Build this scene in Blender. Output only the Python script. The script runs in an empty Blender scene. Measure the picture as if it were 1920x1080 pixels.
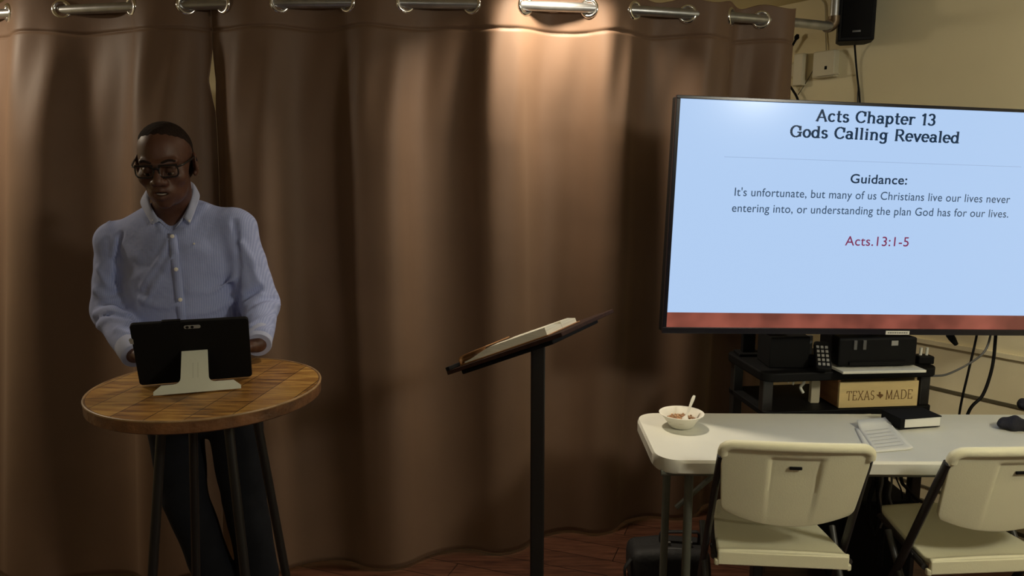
import bpy, bmesh, math, random
import numpy as np
from mathutils import Vector, Matrix

random.seed(7)
RNG = np.random.default_rng(7)
SC = bpy.context.scene
COL = SC.collection
PI = math.pi

# ------------------------------------------------------------------ camera, world, light, exposure
CAM_H, CAM_F, CAM_P = 1.62, 1400.0, math.radians(9.0)
cam_d = bpy.data.cameras.new('camera')
cam_d.sensor_width = 36.0
cam_d.lens = 36.0 * CAM_F / 1920.0
cam_d.clip_start = 0.05
cam = bpy.data.objects.new('camera', cam_d)
COL.objects.link(cam)
cam.location = (0, 0, CAM_H)
cam.rotation_euler = (PI / 2 - CAM_P, 0, 0)
SC.camera = cam

SC.view_settings.view_transform = 'Standard'
SC.view_settings.look = 'None'
SC.view_settings.gamma = 1
SC.view_settings.use_curve_mapping = False
SC.view_settings.exposure = 0.0

w = bpy.data.worlds.new('world')
SC.world = w
w.use_nodes = True
w.node_tree.nodes['Background'].inputs[0].default_value = (1.0, 0.86, 0.66, 1)
w.node_tree.nodes['Background'].inputs[1].default_value = 0.01

CEIL = 2.44


def lamp(name, loc, size, power, color=(1, .8, .55), shape='DISK', sy=None, spread=180, aim=None):
    l = bpy.data.lights.new(name, 'AREA')
    l.shape = shape
    l.size = size
    if sy:
        l.size_y = sy
    l.energy = power
    l.color = color
    l.spread = math.radians(spread)
    o = bpy.data.objects.new(name, l)
    o.location = loc
    if aim is not None:
        o.rotation_euler = (Vector(aim) - Vector(loc)).to_track_quat('-Z', 'Y').to_euler()
    COL.objects.link(o)
    return o


WARM = (1, .86, .66)
NEUT = (1, .95, .80)


def globe(name, loc, radius, power, color):
    l = bpy.data.lights.new(name, 'POINT')
    l.shadow_soft_size = radius
    l.energy = power
    l.color = color
    o = bpy.data.objects.new(name, l)
    o.location = loc
    COL.objects.link(o)
    return o


lamp('downlight_lamp', (0.19, 2.88, CEIL - .03), .12, 11, WARM, spread=128)            # over the curtain's middle
lamp('downlight_lamp', (-2.55, 2.82, CEIL - .03), .12, 15, WARM)           # over the curtain's left end
globe('fill_globe', (2.05, .55, 2.20), .16, 62, NEUT)                    # unseen fill light added to brighten chairs, right wall and ceiling
globe('fill_globe', (-0.7, -1.6, 2.20), .16, 15, NEUT)                   # second added fill light, behind the camera, softens the dark left side
for px_, py_, pw_ in [(4.3, -5.2, 9), (7.9, -8.2, 13), (9.0, -4.9, 13), (-1.3, -6.6, 9)]:
    lamp('panel_lamp', (px_, py_, CEIL - .03), 1.15, pw_, NEUT, 'RECTANGLE', .6)
globe('back_fill_globe', (-.15, 3.98, 2.28), .07, 9, WARM)                  # added behind the curtain to light the seam gap and wall boxes

# ------------------------------------------------------------------ camera geometry helpers (points at real depths)
_c, _s = math.cos(CAM_P), math.sin(CAM_P)
EYE = np.array([0, 0, CAM_H])


def ray(u, v):
    x = (u - 960) / CAM_F
    y = -(v - 540) / CAM_F
    return np.array([x, _c + y * _s, -_s + y * _c])


def aty(u, v, Y):
    r = ray(u, v)
    return EYE + r * (Y / r[1])


def atz(u, v, z):
    r = ray(u, v)
    return EYE + r * ((z - CAM_H) / r[2])


# ------------------------------------------------------------------ material helpers
MATS = {}


def mat(name, color, rough=.5, metal=0.0, vary=0.06, scale=12, bump=0.0, bscale=None, spec=.5, coat=0.0, stretch=None, dist=.01):
    if name in MATS:
        return MATS[name]
    m = bpy.data.materials.new(name)
    m.use_nodes = True
    nt = m.node_tree
    b = nt.nodes['Principled BSDF']
    b.inputs['Roughness'].default_value = rough
    b.inputs['Metallic'].default_value = metal
    b.inputs['Specular IOR Level'].default_value = spec
    b.inputs['Coat Weight'].default_value = coat
    tc = nt.nodes.new('ShaderNodeTexCoord')
    mp = nt.nodes.new('ShaderNodeMapping')
    if stretch:
        mp.inputs['Scale'].default_value = stretch
    nt.links.new(tc.outputs['Object'], mp.inputs['Vector'])
    n = nt.nodes.new('ShaderNodeTexNoise')
    n.inputs['Scale'].default_value = scale
    n.inputs['Detail'].default_value = 5
    nt.links.new(mp.outputs['Vector'], n.inputs['Vector'])
    r = nt.nodes.new('ShaderNodeValToRGB')
    r.color_ramp.elements[0].position = .3
    r.color_ramp.elements[1].position = .7
    r.color_ramp.elements[0].color = tuple(c * (1 - vary) for c in color) + (1,)
    r.color_ramp.elements[1].color = tuple(min(1, c * (1 + vary)) for c in color) + (1,)
    nt.links.new(n.outputs['Fac'], r.inputs['Fac'])
    nt.links.new(r.outputs['Color'], b.inputs['Base Color'])
    if bump:
        n2 = nt.nodes.new('ShaderNodeTexNoise')
        n2.inputs['Scale'].default_value = bscale or scale * 4
        n2.inputs['Detail'].default_value = 4
        nt.links.new(mp.outputs['Vector'], n2.inputs['Vector'])
        bp = nt.nodes.new('ShaderNodeBump')
        bp.inputs['Strength'].default_value = bump
        bp.inputs['Distance'].default_value = dist
        nt.links.new(n2.outputs['Fac'], bp.inputs['Height'])
        nt.links.new(bp.outputs['Normal'], b.inputs['Normal'])
    MATS[name] = m
    return m


def wood_mat(name, c0, c1, c2, plank=.11, rot=0.0, rough=.45, grain=26, gap=.002, length=1.2):
    m = bpy.data.materials.new(name)
    m.use_nodes = True
    nt = m.node_tree
    L = nt.links.new
    b = nt.nodes['Principled BSDF']
    b.inputs['Roughness'].default_value = rough
    tc = nt.nodes.new('ShaderNodeTexCoord')
    mp = nt.nodes.new('ShaderNodeMapping')
    mp.inputs['Rotation'].default_value = (0, 0, rot)
    L(tc.outputs['Object'], mp.inputs['Vector'])
    br = nt.nodes.new('ShaderNodeTexBrick')
    br.inputs['Scale'].default_value = 1
    br.inputs['Brick Width'].default_value = length
    br.inputs['Row Height'].default_value = plank
    br.inputs['Mortar Size'].default_value = gap
    br.inputs['Color1'].default_value = (0, 0, 0, 1)
    br.inputs['Color2'].default_value = (1, 1, 1, 1)
    br.inputs['Mortar'].default_value = (0, 0, 0, 1)
    L(mp.outputs['Vector'], br.inputs['Vector'])
    mp2 = nt.nodes.new('ShaderNodeMapping')
    mp2.inputs['Rotation'].default_value = (0, 0, rot)
    mp2.inputs['Scale'].default_value = (1, 9, 1)
    L(tc.outputs['Object'], mp2.inputs['Vector'])
    n = nt.nodes.new('ShaderNodeTexNoise')
    n.inputs['Scale'].default_value = grain * .25
    n.inputs['Detail'].default_value = 8
    n.inputs['Roughness'].default_value = .65
    L(mp2.outputs['Vector'], n.inputs['Vector'])
    mx = nt.nodes.new('ShaderNodeMath')
    mx.operation = 'MULTIPLY_ADD'
    mx.inputs[1].default_value = .16
    L(br.outputs['Color'], mx.inputs[0])
    mul = nt.nodes.new('ShaderNodeMath')
    mul.operation = 'MULTIPLY'
    mul.inputs[1].default_value = .92
    L(n.outputs['Fac'], mul.inputs[0])
    L(mul.outputs[0], mx.inputs[2])
    r = nt.nodes.new('ShaderNodeValToRGB')
    r.color_ramp.elements[0].position = .34
    r.color_ramp.elements[1].position = .68
    r.color_ramp.elements[0].color = c0 + (1,)
    r.color_ramp.elements[1].color = c2 + (1,)
    e = r.color_ramp.elements.new(.5)
    e.color = c1 + (1,)
    L(mx.outputs[0], r.inputs['Fac'])
    mixc = nt.nodes.new('ShaderNodeMix')
    mixc.data_type = 'RGBA'
    mixc.inputs['B'].default_value = tuple(c * .25 for c in c0) + (1,)
    L(r.outputs['Color'], mixc.inputs['A'])
    L(br.outputs['Fac'], mixc.inputs['Factor'])
    L(mixc.outputs['Result'], b.inputs['Base Color'])
    bp = nt.nodes.new('ShaderNodeBump')
    bp.inputs['Strength'].default_value = .25
    bp.inputs['Distance'].default_value = .004
    L(n.outputs['Fac'], bp.inputs['Height'])
    L(bp.outputs['Normal'], b.inputs['Normal'])
    MATS[name] = m
    return m


def emit_mat(name, color, strength, rough=.25, spec=.5, lumpy=0.0):
    m = bpy.data.materials.new(name)
    m.use_nodes = True
    b = m.node_tree.nodes['Principled BSDF']
    b.inputs['Base Color'].default_value = (.01, .01, .012, 1)
    b.inputs['Roughness'].default_value = rough
    b.inputs['Specular IOR Level'].default_value = spec
    b.inputs['Emission Color'].default_value = color + (1,)
    b.inputs['Emission Strength'].default_value = strength
    if lumpy:
        nt = m.node_tree
        tc = nt.nodes.new('ShaderNodeTexCoord')
        n = nt.nodes.new('ShaderNodeTexNoise')
        n.inputs['Scale'].default_value = 7
        nt.links.new(tc.outputs['Object'], n.inputs['Vector'])
        r = nt.nodes.new('ShaderNodeValToRGB')
        r.color_ramp.elements[0].position = .35
        r.color_ramp.elements[1].position = .65
        r.color_ramp.elements[0].color = tuple(c * (1 - lumpy) for c in color) + (1,)
        r.color_ramp.elements[1].color = tuple(c * (1 + lumpy) for c in color) + (1,)
        nt.links.new(n.outputs['Fac'], r.inputs['Fac'])
        nt.links.new(r.outputs['Color'], b.inputs['Emission Color'])
    MATS[name] = m
    return m


M_wall = mat('painted_wall', (.80, .72, .49), .8, vary=.03, scale=3, bump=.06, bscale=180, spec=.2)
M_ceil = mat('ceiling_paint', (.70, .63, .42), .9, vary=.03, scale=4, bump=.1, bscale=120, spec=.1)
M_floor = wood_mat('floor_boards', (.035, .013, .008), (.07, .027, .015), (.11, .045, .026), .12, math.radians(20), .35)
M_trim = mat('dark_trim', (.10, .085, .048), .6)
M_table_wood = wood_mat('rustic_table_wood', (.10, .04, .010), (.33, .16, .038), (.56, .33, .09), .092, math.radians(97), .38, 30, .0012, 2.0)
M_rim_wood = mat('table_rim_wood', (.17, .075, .03), .5, vary=.5, scale=14, bump=.5, bscale=40)
M_black_metal = mat('black_metal', (.012, .011, .011), .38, .0, spec=.5)
M_black = mat('black_plastic', (.005, .005, .0055), .6, spec=.15)
M_black_matte = mat('black_matte', (.004, .004, .0045), .8, spec=.2)
M_grey = mat('grey_plastic', (.10, .10, .10), .5)
M_white = mat('white_plastic', (.74, .74, .66), .45, vary=.02, scale=8, bump=.05, bscale=300)
M_chair = mat('chair_plastic', (.84, .82, .60), .5, vary=.02, scale=6, bump=.08, bscale=260)
M_chair_metal = mat('chair_frame_metal', (.028, .026, .028), .4)
M_grey_metal = mat('grey_green_metal', (.10, .105, .085), .4)
M_steel = mat('grommet_steel', (.85, .85, .84), .16, 1.0, vary=.03)
M_pipe = mat('rod_pipe', (.42, .43, .44), .34, .9, vary=.15, scale=20)
M_pipe_dark = mat('iron_pipe_dark', (.20, .15, .10), .35, .8, vary=.2)
M_paper = mat('paper', (.80, .80, .74), .8, vary=.02)
M_pages = mat('book_pages', (.76, .74, .64), .8, vary=.12, scale=8, stretch=(1, 1, 60))
M_leather = mat('tan_leather', (.36, .17, .06), .5, vary=.2, scale=20, bump=.2)
M_lectern = mat('lectern_dark_wood', (.040, .020, .015), .8, vary=.2, scale=10, stretch=(1, 8, 1), spec=.1)
M_stand = mat('white_bracket', (.62, .64, .55), .5, vary=.02)
M_sticker = mat('sticker_grey', (.30, .30, .29), .6)
M_pine = mat('pine_wood', (.72, .56, .27), .6, vary=.08, scale=5, stretch=(1, 1, 8))
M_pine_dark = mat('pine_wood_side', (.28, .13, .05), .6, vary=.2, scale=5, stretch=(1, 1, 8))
M_brand = mat('burnt_lettering', (.17, .085, .025), .8)
M_foam = mat('foam_white', (.82, .80, .70), .6, vary=.02, bump=.1, bscale=300)
M_bag = mat('bag_nylon', (.006, .006, .007), .7, bump=.2, bscale=60)
M_cloth_dark = mat('dark_cloth', (.012, .012, .02), .85, bump=.3, bscale=120)
M_beige = mat('beige_plastic', (.58, .53, .38), .5, vary=.02)


def curtain_mat():
    m = mat('curtain_fabric', (.160, .097, .062), .58, vary=.06, scale=4, spec=.35)
    nt = m.node_tree
    b = nt.nodes['Principled BSDF']
    b.inputs['Sheen Weight'].default_value = .25
    b.inputs['Sheen Roughness'].default_value = .4
    b.inputs['Sheen Tint'].default_value = (.8, .6, .42, 1)
    tc = nt.nodes.new('ShaderNodeTexCoord')
    n = nt.nodes.new('ShaderNodeTexNoise')
    n.inputs['Scale'].default_value = 11
    n.inputs['Detail'].default_value = 3
    mp = nt.nodes.new('ShaderNodeMapping')
    mp.inputs['Scale'].default_value = (1, 1, .3)
    nt.links.new(tc.outputs['Object'], mp.inputs['Vector'])
    nt.links.new(mp.outputs['Vector'], n.inputs['Vector'])
    bp = nt.nodes.new('ShaderNodeBump')
    bp.inputs['Strength'].default_value = .12
    bp.inputs['Distance'].default_value = .012
    nt.links.new(n.outputs['Fac'], bp.inputs['Height'])
    nt.links.new(bp.outputs['Normal'], b.inputs['Normal'])
    return m


M_curtain = curtain_mat()


def shirt_mat():
    m = bpy.data.materials.new('striped_shirt_cotton')
    m.use_nodes = True
    nt = m.node_tree
    L = nt.links.new
    b = nt.nodes['Principled BSDF']
    b.inputs['Roughness'].default_value = .85
    b.inputs['Specular IOR Level'].default_value = .2
    tc = nt.nodes.new('ShaderNodeTexCoord')
    wv = nt.nodes.new('ShaderNodeTexWave')
    wv.wave_type = 'BANDS'
    wv.bands_direction = 'X'
    wv.inputs['Scale'].default_value = 52
    wv.inputs['Distortion'].default_value = .4
    wv.inputs['Detail'].default_value = 1
    L(tc.outputs['Object'], wv.inputs['Vector'])
    r = nt.nodes.new('ShaderNodeValToRGB')
    r.color_ramp.elements[0].color = (.29, .34, .60, 1)
    r.color_ramp.elements[1].color = (.37, .425, .68, 1)
    L(wv.outputs['Fac'], r.inputs['Fac'])
    L(r.outputs['Color'], b.inputs['Base Color'])
    n = nt.nodes.new('ShaderNodeTexNoise')
    n.inputs['Scale'].default_value = 16
    n.inputs['Detail'].default_value = 3
    L(tc.outputs['Object'], n.inputs['Vector'])
    bp = nt.nodes.new('ShaderNodeBump')
    bp.inputs['Strength'].default_value = .3
    bp.inputs['Distance'].default_value = .02
    L(n.outputs['Fac'], bp.inputs['Height'])
    L(bp.outputs['Normal'], b.inputs['Normal'])
    MATS['striped_shirt_cotton'] = m
    return m


M_shirt = shirt_mat()
M_collar = mat('collar_cotton', (.40, .44, .62), .85, vary=.04, spec=.2)
M_skin = mat('brown_skin', (.090, .037, .022), .5, vary=.12, scale=14, bump=.06, bscale=220, spec=.45)
M_hair = mat('short_black_hair', (.022, .013, .010), .9, vary=.3, scale=300, bump=.5, bscale=700, spec=.2)
M_jeans = mat('dark_trousers', (.008, .009, .013), .9, vary=.15, scale=30, bump=.15, bscale=20, spec=.2)
M_shoe = mat('black_shoe', (.008, .007, .007), .35)
M_eye = mat('eye_white', (.45, .40, .35), .3)
M_teeth = mat('teeth', (.42, .36, .30), .4)
M_lip = mat('lip_skin', (.15, .055, .042), .4)
M_button = mat('pearl_button', (.75, .72, .65), .3)


def lens_mat():
    m = bpy.data.materials.new('spectacle_glass')
    m.use_nodes = True
    nt = m.node_tree
    nt.nodes.remove(nt.nodes['Principled BSDF'])
    out = nt.nodes['Material Output']
    tr = nt.nodes.new('ShaderNodeBsdfTransparent')
    tr.inputs[0].default_value = (.93, .94, .93, 1)
    gl = nt.nodes.new('ShaderNodeBsdfGlossy')
    gl.inputs['Roughness'].default_value = .05
    fr = nt.nodes.new('ShaderNodeFresnel')
    fr.inputs[0].default_value = 1.45
    mx = nt.nodes.new('ShaderNodeMixShader')
    nt.links.new(fr.outputs[0], mx.inputs[0])
    nt.links.new(tr.outputs[0], mx.inputs[1])
    nt.links.new(gl.outputs[0], mx.inputs[2])
    nt.links.new(mx.outputs[0], out.inputs['Surface'])
    return m


M_lens = lens_mat()

# ------------------------------------------------------------------ mesh helpers


class MB:
    """collects shapes; build() links them as one mesh object"""

    def __init__(self):
        self.v = []
        self.f = []

    def add(self, verts, faces):
        o = len(self.v)
        self.v += [tuple(map(float, p)) for p in verts]
        self.f += [tuple(o + i for i in f) for f in faces]
        return self

    def grid(self, P, close_u=False, close_v=False):
        P = np.asarray(P, float)
        nu, nv = P.shape[:2]
        fs = []
        for i in range(nu - (0 if close_u else 1)):
            for j in range(nv - (0 if close_v else 1)):
                a, b2 = i, (i + 1) % nu
                c, d = j, (j + 1) % nv
                fs.append((a * nv + c, b2 * nv + c, b2 * nv + d, a * nv + d))
        return self.add(P.reshape(-1, 3), fs)

    def box(self, c, s, M=None):
        c = np.array(c, float)
        h = np.array(s, float) / 2
        vs = [np.array((x, y, z)) * h for x in (-1, 1) for y in (-1, 1) for z in (-1, 1)]
        if M is not None:
            vs = [np.array(M @ Vector(p)) for p in vs]
        vs = [p + c for p in vs]
        return self.add(vs, [(0, 1, 3, 2), (4, 6, 7, 5), (0, 4, 5, 1), (2, 3, 7, 6), (0, 2, 6, 4), (1, 5, 7, 3)])

    def tube(self, pts, r, n=12, closed=False, cap=True, flat=None):
        pts = np.array(pts, float)
        m = len(pts)
        rr = np.full(m, r, float) if np.isscalar(r) else np.array(r, float)
        T = np.zeros_like(pts)
        for i in range(m):
            a = pts[(i - 1) % m] if (closed or i > 0) else pts[i]
            b2 = pts[(i + 1) % m] if (closed or i < m - 1) else pts[i]
            t = b2 - a
            T[i] = t / (np.linalg.norm(t) + 1e-12)
        up = np.array((0, 0, 1.)) if abs(T[0][2]) < .9 else np.array((1., 0, 0))
        N = np.cross(T[0], up)
        N /= np.linalg.norm(N)
        rings = []
        for i in range(m):
            N = N - T[i] * (N @ T[i])
            N /= np.linalg.norm(N) + 1e-12
            B = np.cross(T[i], N)
            fl = 1 if flat is None else flat
            rings.append([pts[i] + rr[i] * (math.cos(a) * N + fl * math.sin(a) * B) for a in np.linspace(0, 2 * PI, n, endpoint=False)])
        o = len(self.v)
        self.grid(rings, close_u=closed, close_v=True)
        if cap and not closed:
            self.f.append(tuple(o + i for i in range(n - 1, -1, -1)))
            self.f.append(tuple(o + (m - 1) * n + i for i in range(n)))
        return self

    def lathe(self, prof, c=(0, 0, 0), n=32):
        c = np.array(c, float)
        P = [[c + (r * math.cos(a), r * math.sin(a), z) for a in np.linspace(0, 2 * PI, n, endpoint=False)] for r, z in prof]
        o = len(self.v)
        self.grid(P, close_v=True)
        return self

    def prism(self, poly, z0, z1, M=None):
        """poly in local xy, extruded along local z"""
        n = len(poly)
        vs = [(x, y, z0) for x, y in poly] + [(x, y, z1) for x, y in poly]
        if M is not None:
            vs = [tuple(M @ Vector(p)) for p in vs]
        return self.add(vs, [tuple(range(n - 1, -1, -1)), tuple(range(n, 2 * n))] + [(i, (i + 1) % n, n + (i + 1) % n, n + i) for i in range(n)])

    def build(self, name, m, parent=None, smooth=True, bevel=0.0, solid=0.0, sub=0, angle=35, origin=None, off=0.0):
        vs = self.v
        if origin is not None:
            vs = [tuple(np.array(p) - np.array(origin)) for p in vs]
        me = bpy.data.meshes.new(name)
        me.from_pydata(vs, [], self.f)
        bm = bmesh.new()
        bm.from_mesh(me)
        bmesh.ops.recalc_face_normals(bm, faces=bm.faces)
        bm.to_mesh(me)
        bm.free()
        return link(name, me, m, parent, smooth, bevel, solid, sub, angle, origin, off)


def link(name, me, m, parent=None, smooth=True, bevel=0.0, solid=0.0, sub=0, angle=35, origin=None, off=0.0):
    ob = bpy.data.objects.new(name, me)
    COL.objects.link(ob)
    if m:
        me.materials.append(m)
    if smooth:
        for p in me.polygons:
            p.use_smooth = True
        try:
            me.set_sharp_from_angle(angle=math.radians(angle))
        except Exception:
            pass
    if solid:
        md = ob.modifiers.new('thickness', 'SOLIDIFY')
        md.thickness = solid
        md.offset = off
    if bevel:
        md = ob.modifiers.new('bevel', 'BEVEL')
        md.width = bevel
        md.segments = 3
        md.limit_method = 'ANGLE'
        md.angle_limit = math.radians(40)
    if sub:
        md = ob.modifiers.new('sub', 'SUBSURF')
        md.levels = sub
        md.render_levels = sub
    if origin is not None:
        ob.location = tuple(origin)
    if parent is not None:
        ob.parent = parent
    return ob


def tag(o, label=None, cat=None, group=None, kind=None):
    if label:
        o['label'] = label
    if cat:
        o['category'] = cat
    if group:
        o['group'] = group
    if kind:
        o['kind'] = kind
    return o


def thing(name, loc, label, cat, group=None, rz=0.0):
    o = bpy.data.objects.new(name, None)
    o.empty_display_size = .1
    o.location = tuple(map(float, loc))
    o.rotation_euler = (0, 0, rz)
    COL.objects.link(o)
    return tag(o, label, cat, group)


def adopt(child, root):
    """keep world placement, re-express under an (unscaled) root"""
    child.parent = root
    child.matrix_parent_inverse = (Matrix.Translation(root.location) @ Matrix.Rotation(root.rotation_euler[2], 4, 'Z')).inverted()
    return child


def rrect(w_, h_, r, n=6, cx=0, cy=0):
    pts = []
    for sx, sy, a0 in ((1, 1, 0), (-1, 1, 90), (-1, -1, 180), (1, -1, 270)):
        for k in range(n + 1):
            a = math.radians(a0 + 90 * k / n)
            pts.append((cx + sx * (w_ / 2 - r) + r * math.cos(a), cy + sy * (h_ / 2 - r) + r * math.sin(a)))
    return pts


def catmull(pts, n=8, closed=False):
    pts = np.array(pts, float)
    m = len(pts)
    out = []
    rng = range(m) if closed else range(m - 1)
    for i in rng:
        p0 = pts[(i - 1) % m] if (closed or i > 0) else 2 * pts[0] - pts[1]
        p1, p2 = pts[i], pts[(i + 1) % m]
        p3 = pts[(i + 2) % m] if (closed or i + 2 < m) else 2 * pts[-1] - pts[-2]
        for t in np.arange(n) / n:
            out.append(.5 * ((2 * p1) + (-p0 + p2) * t + (2 * p0 - 5 * p1 + 4 * p2 - p3) * t * t + (-p0 + 3 * p1 - 3 * p2 + p3) * t ** 3))
    if not closed:
        out.append(pts[-1])
    return np.array(out)


# ------------------------------------------------------------------ implicit-surface helpers for organic shapes
def ell(p, c, r, R=None):
    q = p - np.array(c)
    if R is not None:
        q = q @ R
    r = np.array(r)
    k0 = np.linalg.norm(q / r, axis=-1)
    k1 = np.linalg.norm(q / (r * r), axis=-1) + 1e-9
    return k0 * (k0 - 1) / k1


def seg(p, a, b, ra, rb=None, sy=1.0):
    rb = ra if rb is None else rb
    a = np.array(a, float)
    b = np.array(b, float)
    sc = np.array((1, 1 / sy, 1))
    q = (p - a) * sc
    d = (b - a) * sc
    t = np.clip((q @ d) / (d @ d + 1e-12), 0, 1)
    return (np.linalg.norm(q - t[..., None] * d, axis=-1) - (ra + (rb - ra) * t)) * min(1, sy)


def su(a, b, k):
    h = np.clip(.5 + .5 * (b - a) / k, 0, 1)
    return b + (a - b) * h - k * h * (1 - h)


def ss(a, b, k):
    """a minus b, smooth"""
    return -su(-a, b, k)


def surface(fn, lo, hi, h):
    lo = np.array(lo, float)
    hi = np.array(hi, float)
    n = np.ceil((hi - lo) / h).astype(int) + 1
    ax = [lo[i] + h * np.arange(n[i]) for i in range(3)]
    G = np.stack(np.meshgrid(*ax, indexing='ij'), -1)
    F = np.empty(n)
    for i in range(0, n[0], 16):
        F[i:i + 16] = fn(G[i:i + 16])
    neg = F < 0
    cnt = np.zeros(n - 1, int)
    for dx in (0, 1):
        for dy in (0, 1):
            for dz in (0, 1):
                cnt += neg[dx:n[0] - 1 + dx, dy:n[1] - 1 + dy, dz:n[2] - 1 + dz]
    act = (cnt > 0) & (cnt < 8)
    acc = np.zeros(tuple(n - 1) + (3,))
    num = np.zeros(n - 1)
    corners = [(x, y, z) for x in (0, 1) for y in (0, 1) for z in (0, 1)]
    for a in corners:
        for axis in range(3):
            if a[axis] == 1:
                continue
            b = list(a)
            b[axis] = 1
            sa = tuple(slice(a[k], n[k] - 1 + a[k]) for k in range(3))
            sb = tuple(slice(b[k], n[k] - 1 + b[k]) for k in range(3))
            fa, fb = F[sa], F[sb]
            cr = (fa < 0) != (fb < 0)
            t = np.where(cr, fa / np.where(cr, fa - fb, 1), 0)
            for k in range(3):
                acc[..., k] += np.where(cr, a[k] + (t if k == axis else 0), 0)
            num += cr
    idx = -np.ones(n - 1, int)
    idx[act] = np.arange(act.sum())
    cell = np.argwhere(act)
    V = lo + h * (cell + acc[act] / num[act][:, None])
    faces = []
    for axis in range(3):
        o1, o2 = [(1, 2), (2, 0), (0, 1)][axis]
        sl0 = [slice(1, n[k] - 1) for k in range(3)]
        sl0[axis] = slice(0, n[axis] - 1)
        sl1 = list(sl0)
        sl1[axis] = slice(1, n[axis])
        f0, f1 = neg[tuple(sl0)], neg[tuple(sl1)]
        ch = np.argwhere(f0 != f1)
        if not len(ch):
            continue
        base = ch.copy()
        for k in range(3):
            if k != axis:
                base[:, k] += 1
        s = f0[tuple(ch.T)]

        def at(d1, d2):
            q = base.copy()
            q[:, o1] += d1
            q[:, o2] += d2
            return idx[q[:, 0], q[:, 1], q[:, 2]]
        A, B, C, D = at(-1, -1), at(0, -1), at(0, 0), at(-1, 0)
        quad = np.where(s[:, None], np.stack([A, B, C, D], 1), np.stack([A, D, C, B], 1))
        faces += [tuple(int(i) for i in q) for q in quad if min(q) >= 0]
    return V, faces


def organic(name, fn, lo, hi, h, m, parent=None, iters=2, cut=None):
    V, F = surface(fn, lo, hi, h)
    mb = MB()
    mb.v = [tuple(p) for p in V]
    mb.f = F
    me = bpy.data.meshes.new(name)
    me.from_pydata(mb.v, [], mb.f)
    bm = bmesh.new()
    bm.from_mesh(me)
    for _ in range(iters):
        bmesh.ops.smooth_vert(bm, verts=bm.verts, factor=.5, use_axis_x=True, use_axis_y=True, use_axis_z=True)
    bmesh.ops.recalc_face_normals(bm, faces=bm.faces)
    bm.to_mesh(me)
    bm.free()
    if m is None:
        return me
    ob = link(name, me, m, parent, True, angle=180)
    return ob


def hit(fn, u, v, y0=1.7, y1=3.0, n=400):
    r = ray(u, v)
    ts = np.linspace(y0, y1, n) / r[1]
    P = EYE + ts[:, None] * r
    d = fn(P)
    k = np.argmax(d < 0)
    return P[k] if d[k] < 0 else None


#@@SETTING
# ------------------------------------------------------------------ the setting
WA = math.radians(35)
WD = np.array((-math.sin(WA), math.cos(WA), 0))      # right wall runs this way, away from the camera
WN = np.array((math.cos(WA), math.sin(WA), 0))       # out of the room
WP = np.array((1.36, 3.965, 0))


def wall_pt(s, z, off=0.0):
    """point on the right wall, s metres beyond WP, off metres into the room"""
    return WP + WD * s - WN * off + np.array((0, 0, z))


def on_wall(u, v, off=0.0):
    r = ray(u, v)
    t = ((WP - WN * off - EYE) @ WN) / (r @ WN)
    return EYE + r * t


def wall_s(p):
    return float((p - WP) @ WD)


def slab(name, a, b, z0, z1, out, th, m):
    a = np.array(a, float)
    b = np.array(b, float)
    o = np.array(out, float) * th
    P = [a, b, b + o, a + o]
    mb = MB().prism([(p[0], p[1]) for p in P], z0, z1)
    return tag(mb.build(name, m, smooth=False), kind='structure')


far = wall_pt(.78, 0)
near = wall_pt(-5.2, 0)
fl = MB().box((4.5, -3.0, -.05), (19, 19, .1))
tag(fl.build('floor', M_floor, smooth=False), kind='structure')
cl = MB().box((4.5, -3.0, CEIL + .05), (19, 19, .1))
tag(cl.build('ceiling', M_ceil, smooth=False), kind='structure')
slab('wall_right', near[:2].tolist() + [0], (far + WD * .1).tolist(), 0, CEIL, WN, .12, M_wall)
back_l = np.array((-3.6, 4.2, 0))
bd = (back_l - far) / np.linalg.norm(back_l - far)
slab('wall_back', far, back_l - bd * -.1, 0, CEIL, (bd[1], -bd[0], 0) if bd[1] * 0 + -bd[0] > 0 else (-bd[1], bd[0], 0), .12, M_wall)
slab('wall_left', (-3.6, 4.3, 0), (-3.6, -11.1, 0), 0, CEIL, (-1, 0, 0), .12, M_wall)
slab('wall_front', (-3.7, -11, 0), (13.1, -11, 0), 0, CEIL, (0, -1, 0), .12, M_wall)
slab('wall_right_return', near, (13.1, near[1] + .0, 0), 0, CEIL, (0, 1, 0), .12, M_wall)
slab('wall_right_end', (13.0, near[1], 0), (13.0, -11.1, 0), 0, CEIL, (1, 0, 0), .12, M_wall)


def wall_strip(name, s0, s1, z0, z1, d, m):
    a, b = wall_pt(s0, 0), wall_pt(s1, 0)
    mb = MB().prism([(p[0], p[1]) for p in (a, b, b - WN * d, a - WN * d)], z0, z1)
    return tag(mb.build(name, m, smooth=False, bevel=.002), kind='structure')


wall_strip('trim_1', -5.1, .7, .652, .667, .006, M_trim)
wall_strip('shade_edge_ledge', -5.1, .7, .852, .874, .014, M_wall)  # ledge added along the soft shadow boundary on the wall
wall_strip('baseboard_right', -5.1, .7, 0.0, .10, .014, M_wall)
wall_strip('trim_3', -5.1, .7, .12, .135, .010, M_trim)
wall_strip('trim_4', -5.1, .7, .19, .20, .008, M_trim)

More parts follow.
